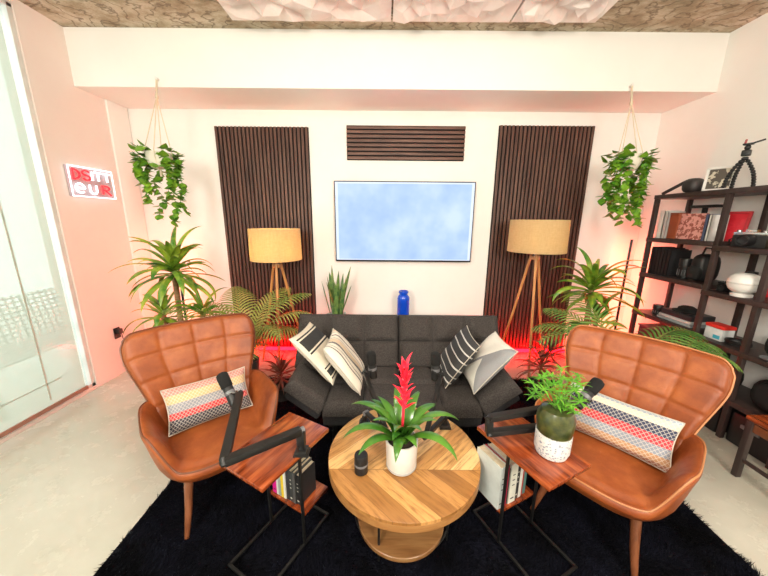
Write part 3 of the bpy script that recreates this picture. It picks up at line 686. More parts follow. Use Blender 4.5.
books(RT[0], RT[1], -.138, .2335, .12, [(.045, .255, .17, (.66, .72, .70), 'thick pale blue book at the left end under right side table'), (.014, .25, .17, (.45, .02, .06), 'dark red book beside the pale blue one under right side table'),
    (.014, .22, .16, (.03, .035, .035), 'thin black book beside dark red one under right table'), (.050, .245, .17, (.76, .76, .66), 'thickest cream book under the right side table'),
    (.026, .24, .16, (.03, .03, .03), 'black book beside the thick cream one under right side table'), (.022, .235, .16, (.70, .68, .62), 'off white book near the right end under right table'),
    (.016, .23, .15, (.40, .03, .03), 'slim red book near the right end under right table'), (.020, .22, .15, (.09, .20, .18), 'teal book at the right end under the right side table')], 'books under the right side table')

# ------------------------------------------------------------------ planter on the right side table
t = thing('planter', 'mossy green glazed planter with white patterned base on side table', 'planter', (.815, 1.245, .6115)); t.scale = (1.1, 1.1, 1.0)
MB().lathe([(.0, .118), (.066, .1185), (.0685, .12), (.075, .17), (.0735, .205), (.060, .238), (.036, .252), (.030, .250), (.028, .235), (0, .235)], 40).build('dome', MT['moss'], t)
def speck():
    b = NB('white_speckled_band'); co = b.coord('Object', (1, 1, 1)); v = b.add('ShaderNodeTexVoronoi'); b.link(co, v.inputs['Vector']); v.inputs['Scale'].default_value = 85
    n = b.noise(co, 60, 3); c = b.ramp(b.math('MULTIPLY', v.outputs[0], n), [(.10, (.25, .29, .38)), (.22, (.72, .71, .69))]); return b.out(c, .5)
MB().lathe([(0, 0), (.056, 0), (.062, .004), (.070, .03), (.071, .1175), (.067, .1175), (0, .1175)], 40).build('base_band', speck(), t, label='white band speckled with blue grey')
t = thing('leafy_plant', 'bright green serrated leafy plant growing from the mossy planter', 'plant', (.815, 1.245, .848))
m = MB(); m.open = True; r_ = random.Random(5); sm = MB()
tips = [(-.13, -.0, .13), (.0, -.02, .04), (-.03, .03, .15), (.05, .03, .13), (-.06, .0, .10), (.08, -.02, .06), (.02, .05, .18), (-.02, -.04, .08), (.09, .04, .12), (.0, .0, .12), (.04, -.05, .02)] + [(r_.uniform(-.10, .10), r_.uniform(-.06, .06), r_.uniform(.03, .17)) for _ in range(22)]
for tp in tips:
    tp = Vector(tp); sm.tube([(0, 0, -.01), tp * .5 + Vector((0, 0, .02)), tp], .002, 5)
    for k in range(7):
        az = r_.uniform(-.2, .2) + k * 2 * PI / 7; strap(m, tp, az, R(r_.uniform(-5, 35)), r_.uniform(.035, .06), .013, 1.0, 5, .15, .3)
m.build('foliage', MT['hemp'], t); sm.build('stems', CM((.16, .3, .06)), t)

# ------------------------------------------------------------------ microphones on boom arms
def mic_arm(label, clamp, joints, mic, micdir, two=False, r_=.013, base_drop=.03):
    """clamp: point on table top; joints: list of arm joints; mic: centre of the microphone"""
    t = thing('boom_stand', label, 'microphone stand', clamp); c = Vector(clamp); L = lambda p: Vector(p) - c
    cl = MB().box((0, 0, .013), (.055, .05, .026), bev=.004).box((0, 0, .004), (.07, .06, .008), bev=.002).build('clamp', MT['black'], t)
    MB().lathe([(.016, .026), (.016, .05), (.012, .052)], 16).build('swivel', MT['black'], cl)
    js = [V(0, 0, .045)] + [L(j) for j in joints]
    for i in range(len(js) - 1):
        a, b = js[i], js[i + 1]; d = (b - a).normalized()
        am = MB().bar(a, b, r_ * 2, r_ * 1.7, bev=.003).build('arm', MT['black'], t)
        MB().lathe([(.0, -.016), (.015, -.016), (.015, .016), (0, .016)], 14, b, ax=d.orthogonal()).build('hinge', MT['grey'] if i == 0 else MT['black'], am)
    mm = thing('microphone', mic_labels.pop(0), 'microphone', mic, 0, 'studio microphones'); a = Vector(micdir).normalized()
    MB().lathe([(0, -.095), (.022, -.095), (.027, -.09), (.027, .01), (.026, .012)], 24, ax=a).build('body', MT['blackpl'], mm)
    MB().lathe([(.027, .012), (.031, .02), (.032, .08), (.029, .095), (.015, .103), (0, .104)], 24, ax=a).build('windscreen', MT['foam'], mm)
    MB().lathe([(.0275, -.03), (.0285, -.03), (.0285, -.01), (.0275, -.01)], 24, ax=a).build('label_ring', MT['grey'], mm)
    e = L(joints[-1]) + c - Vector(mic); s_ = a.orthogonal().normalized()
    s_ = (e - a * e.dot(a)).cross(a); s_ = s_.normalized() if s_.length > 1e-4 else a.orthogonal().normalized()
    pth = [s_ * .034 + a * -.02, s_ * .036 + e * .5, e, -s_ * .036 + e * .5, -s_ * .034 + a * -.02]
    MB().tube(pth, .004, 8).build('yoke', MT['chrome'] if two else MT['black'], mm)
mic_labels = ['black microphone in front of the left armchair cushion', 'black microphone half hidden behind the leafy green plant', 'black microphone left of the red flower, before the sofa', 'black microphone right of the red flower, before the sofa']
mic_arm('long black boom arm clamped to the left side table', (-.385, 1.225, .6115), [(-.385, 1.225, .735), (-.645, 1.035, .735), (-.80, 1.50, .75)], (-.865, 1.51, .77), (-.50, .35, .75), True, .019)
mic_arm('black folded boom arm clamped to the right side table', (.86, 1.39, .6115), [(.875, 1.35, .68), (.525, 1.29, .68), (.52, 1.29, .762), (1.03, 1.42, .765)], (1.10, 1.45, .80), (.55, .2, .5), False, .017)
mic_arm('black boom arm on the coffee table left of the bromeliad', (-.115, 1.655, .4515), [(-.105, 1.65, .53), (.02, 1.45, .56), (-.125, 1.85, .70)], (-.075, 1.84, .755), (-.08, -.1, .9))
mic_arm('black boom arm on the coffee table right of the bromeliad', (.385, 1.63, .4515), [(.385, 1.63, .53), (.225, 1.36, .60), (.375, 1.78, .72)], (.345, 1.82, .76), (0, .05, .9))

# ------------------------------------------------------------------ tripod lamps
def lamp(loc, zs0, zs1, r_, label, rz, glow):
    t = thing('floor_lamp', label, 'lamp', loc, rz, 'tripod floor lamps'); hz = zs0 - .075
    k = MB(); k.lathe([(r_ * .97, zs0), (r_, zs0), (r_ * .985, zs1), (r_ * .965, zs1), (r_ * .95, zs0 + .01), (r_ * .97, zs0)], 56).build('lamp_shade', MT['linen'], t)
    k = MB()
    for a in (0, 120, 240): k.tube([(0, 0, zs1 - .04), (r_ * .96 * math.cos(R(a)), r_ * .96 * math.sin(R(a)), zs1 - .02)], .003, 6)
    k.build('shade_spider', MT['black'], t)
    MB().lathe([(0, hz - .01), (.05, hz - .01), (.052, hz), (.052, hz + .02), (.05, hz + .03), (0, hz + .03)], 6).build('hub', MT['tripod'], t)
    MB().lathe([(0, hz + .03), (.014, hz + .03), (.014, hz + .06), (.022, hz + .06), (.022, hz + .13), (0, hz + .13)], 16).build('socket', MT['chrome'], t)
    MB().blob((0, 0, hz + .17), (.06, .06, .085), 16).build('bulb', emit('warm_bulb', (1, .74, .40), glow), t)
    for a in (-90, 30, 150):
        c_, s_ = math.cos(R(a)), math.sin(R(a)); MB().tube([(.04 * c_, .04 * s_, hz + .045), (.17 * c_, .17 * s_, hz * .5), (.31 * c_, .31 * s_, .005)], [.015, .014, .011], 10).build('leg', MT['tripod'], t)
lamp((-1.20, 3.33, 0), 1.265, 1.60, .275, 'tripod lamp with yellowish linen shade left of the television', R(10), 150)
lamp((1.66, 3.30, 0), 1.38, 1.72, .295, 'tripod lamp with beige linen shade right of the television', R(-12), 50)

# ------------------------------------------------------------------ plants
def potm(t, r0, r1, h, mat):
    MB().lathe([(r0 * .9, 0), (r0, .006), (r1, h), (r1 - .012, h), (r1 - .02, h - .03), (0, h - .035)], 32).build('pot', mat, t)
    MB().blob((0, 0, h - .03), (r1 * 1.8, r1 * 1.8, .03), 20).build('soil', MT['soil'], t)
def rosette(m, c, n, L, wd, seed, e0=20, e1=80, droop=1.5):
    r_ = random.Random(seed)
    for i in range(n):
        f = i / n; el = e0 + (e1 - e0) * f + r_.uniform(-8, 8); strap(m, Vector(c) + Vector((0, 0, .10 * f)), i * 2.4 + r_.uniform(-.2, .2), R(el), L * r_.uniform(.62, 1.15), wd * r_.uniform(.7, 1.05), droop * r_.uniform(.6, 1.55), 12, .18, .35, r_.uniform(-.9, .9), 3.2)
def dracaena(loc, stems, label, scale=1, seed=3, ph=.28):
    t = thing('dracaena', label, 'plant', loc); potm(t, .11, .14, ph, CM((.10, .07, .05)))
    m = MB(); m.open = True; k = MB()
    for j, (x, y, z, n, L) in enumerate(stems):
        k.tube([(x * .3, y * .3, ph - .04), (x * .8, y * .8, z * .6), (x, y, z)], [.028, .026, .024], 12); rosette(m, (x, y, z - .05), n, L, .078, seed + j, -12, 82, 1.5)
    m.build('foliage', MT['leafL'], t); k.build('trunk', MT['trunk'], t)
dracaena((-2.08, 2.90, 0), [(.02, 0, 1.20, 46, .50), (-.17, .02, .74, 20, .40), (.22, .04, .74, 18, .38)], 'tall striped leaf plant with ringed trunk behind the left armchair', seed=21)
dracaena((2.13, 3.0, 0), [(.0, 0, 1.02, 42, .48), (.1, .0, .7, 14, .36)], 'bushy striped leaf plant behind the right armchair', seed=8)
def frond(m, rc, base, az, el, L, droop, nl, ll, lw, r_, v=.5):
    p = Vector(base); e = el; d = Vector((math.cos(az), math.sin(az), 0)); pts = []
    for i in range(nl + 1):
        pts.append(p.copy()); s_ = i / nl; f = d * math.cos(e) + Vector((0, 0, math.sin(e)))
        if i > nl * .22:
            side = Vector((-d.y, d.x, 0)); up = f.cross(side) * -1
            if up.z < 0: up = -up
            l_ = ll * math.sin(PI * min(1, .18 + .80 * (s_ - .2) / .8)) ** .7
            for sg in (-1, 1):
                q = (side * sg * .85 + f * .65 + up * v * .3).normalized(); vs = []; pp = p.copy(); w_ = lw
                for k in range(5):
                    g = k / 4; ww = w_ * (1 - g ** 2 * .95) * .5; vs += [pp - f * ww, pp + f * ww]; pp = pp + q * l_ / 4; q = (q + Vector((0, 0, -.28 - .05 * r_.random()))).normalized()
                m.add(vs, [(0, 1, 3, 2), (2, 3, 5, 4), (4, 5, 7, 6), (6, 7, 9, 8)])
        p = p + f * L / nl; e -= droop / nl * (.3 + 1.4 * s_)
    rc.tube(pts, [.006 * (1 - .75 * i / nl) for i in range(nl + 1)], 6)
def palm(name, loc, label, fronds, mat, ph=.25, nl=28, ll=.26, lw=.022, seed=1):
    t = thing(name, label, 'plant', loc); potm(t, .10, .13, ph, CM((.05, .045, .04))); m = MB(); m.open = True; rc = MB(); r_ = random.Random(seed)
    for az, el, L, dr in fronds: frond(m, rc, (.03 * math.cos(R(az)), .03 * math.sin(R(az)), ph - .03), R(az), R(el), L, dr, nl, ll, lw, r_)
    m.build('foliage', mat, t); rc.build('stems', CM((.22, .28, .07)), t)
palm('areca_palm', (-1.45, 2.93, 0), 'feathery yellow green palm between left armchair and sofa', [(0, 72, 1.0, 1.8), (25, 78, 1.05, 1.6), (-40, 74, .95, 2.0), (-75, 76, .90, 2.0), (150, 74, 1.0, 1.9), (185, 76, 1.05, 1.8), (215, 72, .9, 2.0), (-110, 76, .95, 1.9), (-10, 66, .85, 1.9), (60, 80, 1.0, 1.5), (120, 80, 1.0, 1.5), (-60, 60, .75, 1.6), (200, 60, .75, 1.8)], MT['palmY'], seed=4)
palm('areca_palm', (2.08, 2.42, 0), 'dark green palm arching over the right armchair towards the shelves', [(-8, 76, 1.0, 2.2), (8, 78, 1.02, 2.1), (-25, 76, .98, 2.3), (160, 76, 1.0, 2.0), (185, 74, 1.05, 2.0), (130, 78, 1.0, 1.7), (200, 80, 1.1, 1.8), (100, 80, 1.1, 1.5), (-60, 78, .85, 2.2), (-130, 80, .8, 2.0)], MT['palm'], seed=9, ll=.28)
t = thing('croton_plant', 'dark reddish leafy plant in the gap right of the sofa', 'plant', (1.52, 2.66, 0)); potm(t, .08, .10, .18, CM((.05, .04, .04)))
m = MB(); m.open = True; rosette(m, (0, 0, .30), 40, .28, .032, 4, -20, 85, 1.2); rosette(m, (.06, -.02, .45), 28, .22, .028, 6, -10, 85, 1.2); m.build('foliage', MT['croton'], t)
MB().tube([(0, 0, .14), (0, 0, .32), (.06, -.02, .47)], .008, 8).build('stem', MT['trunk'], t)
t = thing('croton_plant', 'dark red leafy plant in the gap left of the sofa', 'plant', (-.98, 2.62, 0)); potm(t, .08, .10, .14, CM((.05, .04, .04)))
m = MB(); m.open = True; rosette(m, (0, 0, .2), 40, .26, .034, 14, -20, 85, 1.1); m.build('foliage', MT['croton'], t)
t = thing('snake_plant', 'upright snake plant behind the sofa left of the blue vase', 'plant', (-.56, 3.38, 0)); potm(t, .10, .12, .62, CM((.6, .58, .55)))
m = MB(); m.open = True; r_ = random.Random(2)
for i in range(13): strap(m, (r_.uniform(-.05, .05), r_.uniform(-.05, .05), .58), i * 2.4, R(r_.uniform(72, 88)), r_.uniform(.38, .62), .06, .12, 10, .12, .6, r_.uniform(-1, 1), 3)
m.build('foliage', MT['snake'], t)

def hanging(loc, zh, label, seed, lab2, trail, hy):
    t = thing('hanging_planter', label, 'hanging planter', loc, 0, 'hanging pothos planters'); r_ = random.Random(seed)
    MB().lathe([(0, -.085), (.05, -.085), (.075, -.07), (.10, -.02), (.105, .05), (.098, .05), (.09, .02), (0, .01)], 32).build('pot', MT['basket'], t)
    k = MB(); top = (0, hy, zh - loc[2]); kn = (0, hy * .75, zh - loc[2] - .16)
    for a in (20, 110, 200, 290):
        c_, s_ = .108 * math.cos(R(a)), .108 * math.sin(R(a)); k.tube([kn, (c_ * 1.0, s_ * 1.0, .06), (c_, s_, -.0), (c_ * .6, s_ * .6, -.08), (0, 0, -.10)], .004, 6)
    k.tube([top, kn], .008, 8); k.tube([(0, 0, -.10), (0, 0, -.16)], .010, 8); k.blob(kn, (.03, .03, .05), 10); k.build('macrame_cord', MT['rope'], t)
    MB().lathe([(.0, 0), (.012, 0), (.012, .03), (0, .03)], 12, (0, SY - loc[1] - .033, zh - loc[2]), ax=(0, 1, 0)).tube([(0, SY - loc[1] - .03, zh - loc[2]), (0, hy - .005, zh - loc[2] - .005), (0, hy - .01, zh - loc[2] + .02)], .004, 6).build('hook', MT['white'], t)
    m = MB(); m.open = True; vn = MB()
    def leaf(p, az, el, s_):
        d = Vector((math.cos(az), math.sin(az), 0)); f = (d * math.cos(el) + Vector((0, 0, math.sin(el)))); side = Vector((-d.y, d.x, 0)); n_ = f.cross(side)
        prof = [(0, .0), (.12, .38), (.35, .48), (.65, .33), (1, 0)]; vs = []
        for a, b in prof: vs += [p + f * a * s_ - side * b * s_ - n_ * b * s_ * .25, p + f * a * s_, p + f * a * s_ + side * b * s_ - n_ * b * s_ * .25]
        fs = []
        for i in range(4): q = i * 3; fs += [(q, q + 1, q + 4, q + 3), (q + 1, q + 2, q + 5, q + 4)]
        m.add(vs, fs)
    for i in range(70):
        a = r_.uniform(0, 2 * PI) if i % 4 == 0 else r_.choice((0, PI)) + r_.uniform(-.9, .9); rr = r_.uniform(.06, .17); p = Vector((rr * math.cos(a), rr * math.sin(a), r_.uniform(-.02, .13) - rr * .3)); leaf(p, a + r_.uniform(-.6, .6), R(r_.uniform(-50, 45)), r_.uniform(.065, .10))
    for i, (dx, dy, Lz) in enumerate(trail):
        pts = [Vector((dx * .5, dy * .5, .04)), Vector((dx * .95, dy * .95, .02))]
        z = .0
        while z > -Lz:
            pts.append(Vector((dx + .02 * math.sin(z * 25 + i * 2), dy + .02 * math.cos(z * 22 + i), z))); z -= .03
        vn.tube(pts, .0025, 5)
        for p in pts[2:]:
            for q in range(2): a = r_.uniform(0, 2 * PI); leaf(p, a, R(r_.uniform(-70, -5)), r_.uniform(.055, .088))
    m.build('foliage', MT['ivy'], t); vn.build('vines', CM((.14, .28, .06)), t)
hanging((-2.13, 3.02, 2.25), 2.965, 'trailing pothos in a macrame hanger on the left', 5, '', [(-.12, -.05, .42), (-.15, .02, .30), (-.09, .06, .52), (.12, -.06, .60), (.15, .03, .5), (.14, -.09, .34), (-.14, -.08, .22), (.09, .09, .3)], .12)
hanging((2.29, 3.02, 2.26), 2.945, 'trailing pothos in a macrame hanger on the right', 9, '', [(-.12, -.03, .50), (-.16, .02, .35), (-.07, -.11, .56), (.10, -.08, .42), (.14, .06, .5), (-.14, -.08, .45), (.16, 0, .35), (.0, .1, .4), (.11, -.08, .60)], .12)

# ------------------------------------------------------------------ shelving on the right wall
SF, SBk = 2.75, 3.08
t = thing('shelving_unit', 'dark open shelving unit along the right wall', 'shelf', (0, 0, 0))
ys = [3.15, 2.50, 2.13, 1.80]
for y in ys:
    for x in (SF, SBk): MB().box((x, y, .965), (.035, .035, 1.93), bev=.003).build('post', MT['shelf'], t)
def board(y0, y1, z, nm='shelf_board'): MB().box(((SF + SBk) / 2, (y0 + y1) / 2, z), (SBk - SF + .05, abs(y1 - y0) + .034, .04), bev=.003).build(nm, MT['shelf'], t)
board(3.15, 1.80, 1.95)
for z in (1.53, 1.165, .755, .35): board(3.15, 2.50 + .036, z)
for z in (1.50, 1.125, .72, .32): board(2.50, 1.80, z)
S = lambda y, z, x=2.90: (x, y, z)
# top shelf: framed photo, tripod, strap pouch
def framed(name, label, loc, rz, w_, h_, fc, pic, cat='picture frame', lean=8):
    t = thing(name, label, cat, loc, rz); Rx = Matrix.Rotation(R(lean), 3, 'X')
    k = MB(); c_ = V(0, 0, h_ / 2); b = .018
    for (cx, cz, w2, h2) in ((0, h_ - b / 2, w_, b), (0, b / 2, w_, b), (-w_ / 2 + b / 2, h_ / 2, b, h_), (w_ / 2 - b / 2, h_ / 2, b, h_)): k.box(Rx.inverted() @ V(cx, 0, cz), (w2, .02, h2), Rx.inverted(), .002)
    k.build('frame', fc, t); MB().box(Rx.inverted() @ V(0, .004, h_ / 2), (w_ - .03, .008, h_ - .03), Rx.inverted()).build('picture', pic, t)
def picm(name, a, b_, c_, s=9):
    b = NB(name); co = b.coord('Object'); col = b.ramp(b.noise(co, s, 4), [(.35, a), (.5, b_), (.65, c_)], 'CONSTANT'); return b.out(col, .4)
framed('photo_frame', 'white framed photograph on top of the shelving unit', S(2.70, 1.971, 2.84), R(-62), .18, .20, MT['white'], picm('photo_print', (.09, .075, .06), (.55, .50, .40), (.22, .19, .15), 14))
t = thing('flexible_tripod', 'black jointed flexible tripod on top of the shelving unit', 'tripod', S(2.54, 1.971, 2.84), R(-60))
hd = V(0, 0, .24)
for i, (fx, fy) in enumerate(((-.075, -.03), (.075, .03), (-.05, .07))):
    k = MB()
    for q in range(11):
        g = (q + .5) / 11; p = hd.lerp(V(fx, fy, .014), g) + V(fx * .25 * math.sin(PI * g), fy * .2 * math.sin(PI * g), 0); k.blob(p, (.029, .029, .027), 12)
    k.build('leg', MT['blackpl'], t)
k = MB(); k.box((0, 0, .27), (.05, .045, .045), bev=.008).blob((0, 0, .31), (.038, .038, .04), 14).build('head', MT['blackpl'], t)
MB().box((0, 0, .335), (.055, .045, .012), bev=.003).box((.05, 0, .345), (.07, .012, .012), Matrix.Rotation(R(-15), 3, 'Y'), .003).build('mount_plate', MT['blackpl'], t)
MB().tube([(-.02, 0, .34), (-.015, 0, .372)], .007, 8).build('red_lever', CM((.35, .04, .04)), t)
t = thing('camera_strap', 'dark pouch with hanging strap on the far end of the top shelf', 'pouch', S(2.92, 1.971, 2.83))
MB().blob((0, -.02, .065), (.13, .14, .13), 16, .7).build('pouch', CM((.035, .028, .028)), t)
MB().bar((-.04, .02, .10), (-.075, .20, .006), .006, .03).build('strap', CM((.035, .028, .028)), t)
# shelf A (far bay, top level z 1.55)
def book_on(name, label, y, z, w_, h_, d_, c, x=2.85, cat='book', g='books on the shelving unit', face=False, rz=0):
    b = thing(name, label, cat, (x, y, z), rz, g)
    k = MB(); k.box((-d_ / 2 + .002, 0, h_ / 2), (.004, w_, h_)).box((0, -w_ / 2 + .0015, h_ / 2), (d_, .003, h_)).box((0, w_ / 2 - .0015, h_ / 2), (d_, .003, h_)).build('cover', c if not isinstance(c, tuple) else CM(c), b, smooth=False)
    MB().box((.003, 0, h_ / 2), (d_ - .010, max(w_ - .006, .003), h_ - .006)).build('pages', MT['cream'], b, smooth=False)
book_on('book', 'white book at the far end of the top open shelf', 3.085, 1.5505, .05, .27, .16, (.75, .73, .68))
book_on('book', 'pale grey book second from the far end of top open shelf', 3.035, 1.5505, .035, .26, .16, (.52, .50, .48))
b = thing('storage_box', 'rust brown leather box behind the pink record sleeve', 'box', (2.83, 2.96, 1.5505)); MB().box((0, 0, .115), (.10, .09, .23), bev=.005).build('body', CM((.28, .065, .025)), b); MB().box((0, 0, .237), (.104, .094, .013), bev=.004).build('lid', CM((.24, .055, .02)), b)
t = thing('record_sleeve', 'pink and brown marbled record sleeve facing out on the shelf', 'record', (2.79, 2.80, 1.5505), R(-90)); MB().box((0, .01, .118), (.235, .014, .232), Matrix.Rotation(R(-5), 3, 'X'), .001).build('sleeve', picm('marbled_print', (.70, .34, .30), (.30, .08, .06), (.82, .52, .46), 26), t)
book_on('book', 'navy book leaning beside the marbled sleeve', 2.655, 1.5505, .025, .225, .15, (.08, .11, .20)); book_on('book', 'slim white book between the navy book and red picture', 2.628, 1.5505, .02, .22, .15, (.75, .73, .70))
framed('picture_frame', 'red picture of a pale figure on the top open shelf', (2.95, 2.60, 1.5505), R(-80), .17, .25, CM((.55, .03, .04)), picm('red_print', (.65, .02, .035), (.70, .03, .05), (.70, .55, .42), 7))
t = thing('tablet_stand', 'black angled stand hanging over the marbled sleeve', 'stand', (2.95, 2.86, 1.5505)); MB().box((0, 0, .30), (.06, .24, .025), bev=.005).build('top_plate', MT['blackpl'], t); MB().box((0, 0, .145), (.03, .03, .285), bev=.003).build('column', MT['blackpl'], t); MB().box((0, 0, .006), (.12, .12, .012), bev=.003).build('foot', MT['blackpl'], t)
# shelf B (far bay z 1.185)
for i in range(6): book_on('magazine_file', 'one of the upright black magazine files in the far bay', 3.105 - i * .036, 1.1855, .033, .275 - .008 * (i % 3), .20, (.012, .012, .014), 2.87, 'file', 'black magazine files')
def lens(label, y, z, r_, h_, x=2.83, group='camera lenses'):
    t = thing('camera_lens', label, 'camera lens', (x, y, z), 0, group)
    MB().lathe([(0, 0), (r_ * .85, 0), (r_ * .9, h_ * .12), (r_, h_ * .14), (r_, h_ * .5), (r_ * .93, h_ * .52), (r_ * .93, h_ * .6), (r_ * 1.04, h_ * .62), (r_ * 1.04, h_ * .96), (r_, h_), (0, h_)], 28).build('barrel', MT['blackpl'], t)
    k = MB()
    for q in range(14): a = q * 2 * PI / 14; k.box((r_ * 1.01 * math.cos(a), r_ * 1.01 * math.sin(a), h_ * .32), (.004, .004, h_ * .28), Matrix.Rotation(a, 3, 'Z'))
    k.build('focus_ring', MT['grey'], t)
lens('black camera lens standing on the shelf below the marbled sleeve', 2.80, 1.1855, .048, .19)
t = thing('camera_bag', 'big black camera bag bulging on the shelf below the red picture', 'bag', (2.86, 2.655, 1.1855)); MB().blob((0, -.0, .125), (.19, .13, .25), 20, .6).build('body', MT['blackpl'], t); MB().blob((-.08, 0, .08), (.08, .11, .12), 16, .6).build('pocket', MT['foam'], t); MB().tube([(0, -.05, .23), (0, -.02, .30), (0, .03, .30), (0, .05, .23)], .008, 8).build('handle', MT['blackpl'], t)
# shelf C (far bay z .775)
lens('short black lens at the far end of the third shelf', 2.98, .7755, .042, .10)
for i, (c, lab, w_, d_) in enumerate((((.32, .35, .36), 'grey laptop, lowest of the flat stack on the third shelf', .34, .25), ((.55, .56, .56), 'silver laptop in the flat stack on the third shelf', .32, .24), ((.03, .03, .035), 'black case on top of the flat stack on the third shelf', .30, .22))):
    o = MB().box((2.88, 2.73, .7755 + .0125 + i * .0255 + (.013 if i == 2 else 0)), (d_, w_, .024 if i < 2 else .05), bev=.005).build('laptop' if i < 2 else 'storage_case', CM(c, .35)); tag(o, lab, 'laptop' if i < 2 else 'case')
t = thing('hat', 'flat black cap lying on the stack on the third shelf', 'hat', (2.87, 2.73, .8785)); MB().lathe([(0, 0), (.10, 0), (.105, .008), (.07, .012), (.065, .04), (.04, .055), (0, .058)], 28).build('crown', MT['foam'], t)
# near bay, top level (z 1.52)
def camera_obj(label, loc, rz, body, s_=1.0):
    t = thing('camera', label, 'camera', loc, rz, 'cameras on the shelves')
    MB().box((0, 0, .035 * s_), (.14 * s_, .045 * s_, .07 * s_), bev=.008).build('body', MT['blackpl'], t); MB().box((0, 0, .078 * s_), (.138 * s_, .043 * s_, .016 * s_), bev=.004).box((0, 0, .092 * s_), (.045 * s_, .035 * s_, .018 * s_), bev=.004).build('top_plate', body, t)
    MB().lathe([(.033 * s_, 0), (.033 * s_, .03 * s_), (.029 * s_, .04 * s_), (.029 * s_, .055 * s_), (.025 * s_, .055 * s_), (.02 * s_, .045 * s_), (0, .043 * s_)], 28, (0, -.022 * s_, .042 * s_), (0, -1, 0)).build('lens', MT['blackpl'], t)
    k = MB()
    for x in (-.055, .05): k.lathe([(0, 0), (.011 * s_, 0), (.011 * s_, .01 * s_), (0, .01 * s_)], 16, (x * s_, 0, .086 * s_))
    k.build('dials', MT['chrome'], t)
camera_obj('silver and black film camera at the front of near shelf', (2.785, 2.31, 1.5205), R(-75), MT['chrome'], 1.35)
t = thing('camera_strap', 'thin black looped strap lying beside the silver camera', 'strap', (2.80, 2.43, 1.5205)); MB().tube([(.0, .03, .006), (-.01, .03, .05), (0, -.0, .075), (0, -.03, .05), (.0, -.04, .006)], .005, 8).build('loop', MT['blackpl'], t)
for i, (c, lab) in enumerate((((.60, .10, .02), 'orange red film box behind the silver camera'), ((.75, .42, .05), 'yellow film box behind the silver camera'))):
    o = MB().box((2.98, 2.30 - i * .10, 1.5205 + .085), (.08, .09, .17), bev=.003).build('film_box', CM(c)); tag(o, lab, 'box', 'film boxes')
# near bay second level (z 1.145)
for i, (y, x, lab) in enumerate(((2.415, 2.83, 'black camera lying at the back left of the white lantern shelf'), (2.41, 2.93, 'black camera partly hidden behind the white lantern'), )): camera_obj(lab, (x, y, 1.1455), R(-85), MT['blackpl'], .9)
lens('tall black lens standing behind the round white lantern', 2.43, 1.1455, .036, .17, 3.01)
t = thing('lantern', 'round white ribbed lantern on the shelf', 'lantern', (2.79, 2.28, 1.1455)); pr = [(0, 0), (.06, 0), (.062, .02), (.05, .025)] 
for i in range(13): a = -PI / 2 + PI * (i + .9) / 14.2; pr.append((.092 * math.cos(a) ** .62 + .0015 * (i % 2), .105 + .078 * math.sin(a)))
pr.append((0, .184)); MB().lathe(pr, 40).build('globe', MT['white'], t); MB().lathe([(.090, .098), (.0955, .100), (.0955, .110), (.090, .112)], 40).build('band', CM((.6, .58, .55)), t)
t = thing('figurine', 'red figurine with a yellow face and black hair on the shelf', 'figurine', (3.0, 2.285, 1.1455)); MB().lathe([(0, 0), (.045, 0), (.055, .03), (.05, .10), (.035, .15), (0, .155)], 24).build('body', CM((.55, .01, .02)), t); MB().blob((0, 0, .195), (.10, .10, .11), 18, .8).build('head', CM((.85, .50, .12)), t); MB().blob((.006, 0, .225), (.108, .108, .07), 18, .8).build('hair', MT['blackpl'], t)
# near bay third level (z .74)
t = thing('storage_tub', 'white tub with a red lid on the shelf below the lantern', 'box', (2.84, 2.40, .7405)); MB().box((0, 0, .05), (.10, .14, .10), bev=.006).build('tub', CM((.70, .72, .72)), t); MB().box((0, 0, .115), (.11, .15, .03), bev=.01).build('lid', CM((.75, .03, .02)), t); MB().box((-.052, -.03, .03), (.002, .05, .03)).build('sticker', CM((.05, .45, .60)), t)
t = thing('cable_coil', 'coiled black cable lying on the third near shelf', 'cable', (2.84, 2.25, .7405)); k = MB()
k.tube([((.07 + .004 * math.sin(a * .7)) * math.cos(a), (.07 + .004 * math.cos(a * .9)) * math.sin(a), .012 + a * .0011) for a in [i * .25 for i in range(120)]], .006, 6).build('coil', MT['blackpl'], t)
t = thing('backpack', 'black soft bag at the back of the third near shelf', 'bag', (2.93, 2.0, .7405)); MB().blob((0, 0, .09), (.26, .22, .18), 20, .7).build('body', MT['foam'], t); MB().tube([(-.1, -.05, .1), (-.14, 0, .14), (-.1, .05, .1)], .008, 8).build('handle', MT['blackpl'], t)
t = thing('metal_dish', 'round grey metal dish at the shelf front edge', 'dish', (2.80, 1.98, .7405)); MB().lathe([(0, 0), (.06, 0), (.075, .012), (.078, .012), (.062, -.0 + .003), (0, .004)], 32).build('dish', MT['grey'], t)
# low level bags (z .34) and below
t = thing('soft_bag', 'rounded black bag on the lowest near shelf', 'bag', (2.86, 2.32, .3405)); MB().blob((0, 0, .12), (.22, .24, .24), 20, .85).build('body', MT['foam'], t); MB().box((-.1, 0, .06), (.02, .16, .03), bev=.005).build('strap', MT['blackpl'], t)
t = thing('duffel_bag', 'large black bag slumped on the lowest shelf near the stool', 'bag', (2.90, 1.95, .3405)); MB().blob((0, 0, .12), (.26, .28, .24), 20, .7).build('body', MT['foam'], t); MB().tube([(-.1, -.08, .2), (-.12, 0, .27), (-.1, .08, .2)], .01, 8).build('handle', MT['blackpl'], t)
t = thing('equipment_case', 'black hard case on the floor under the shelves', 'case', (2.90, 2.32, 0)); MB().box((0, 0, .12), (.30, .30, .24), bev=.02).build('body', MT['blackpl'], t); MB().box((-.155, 0, .16), (.012, .10, .03), bev=.004).build('latch', MT['grey'], t)
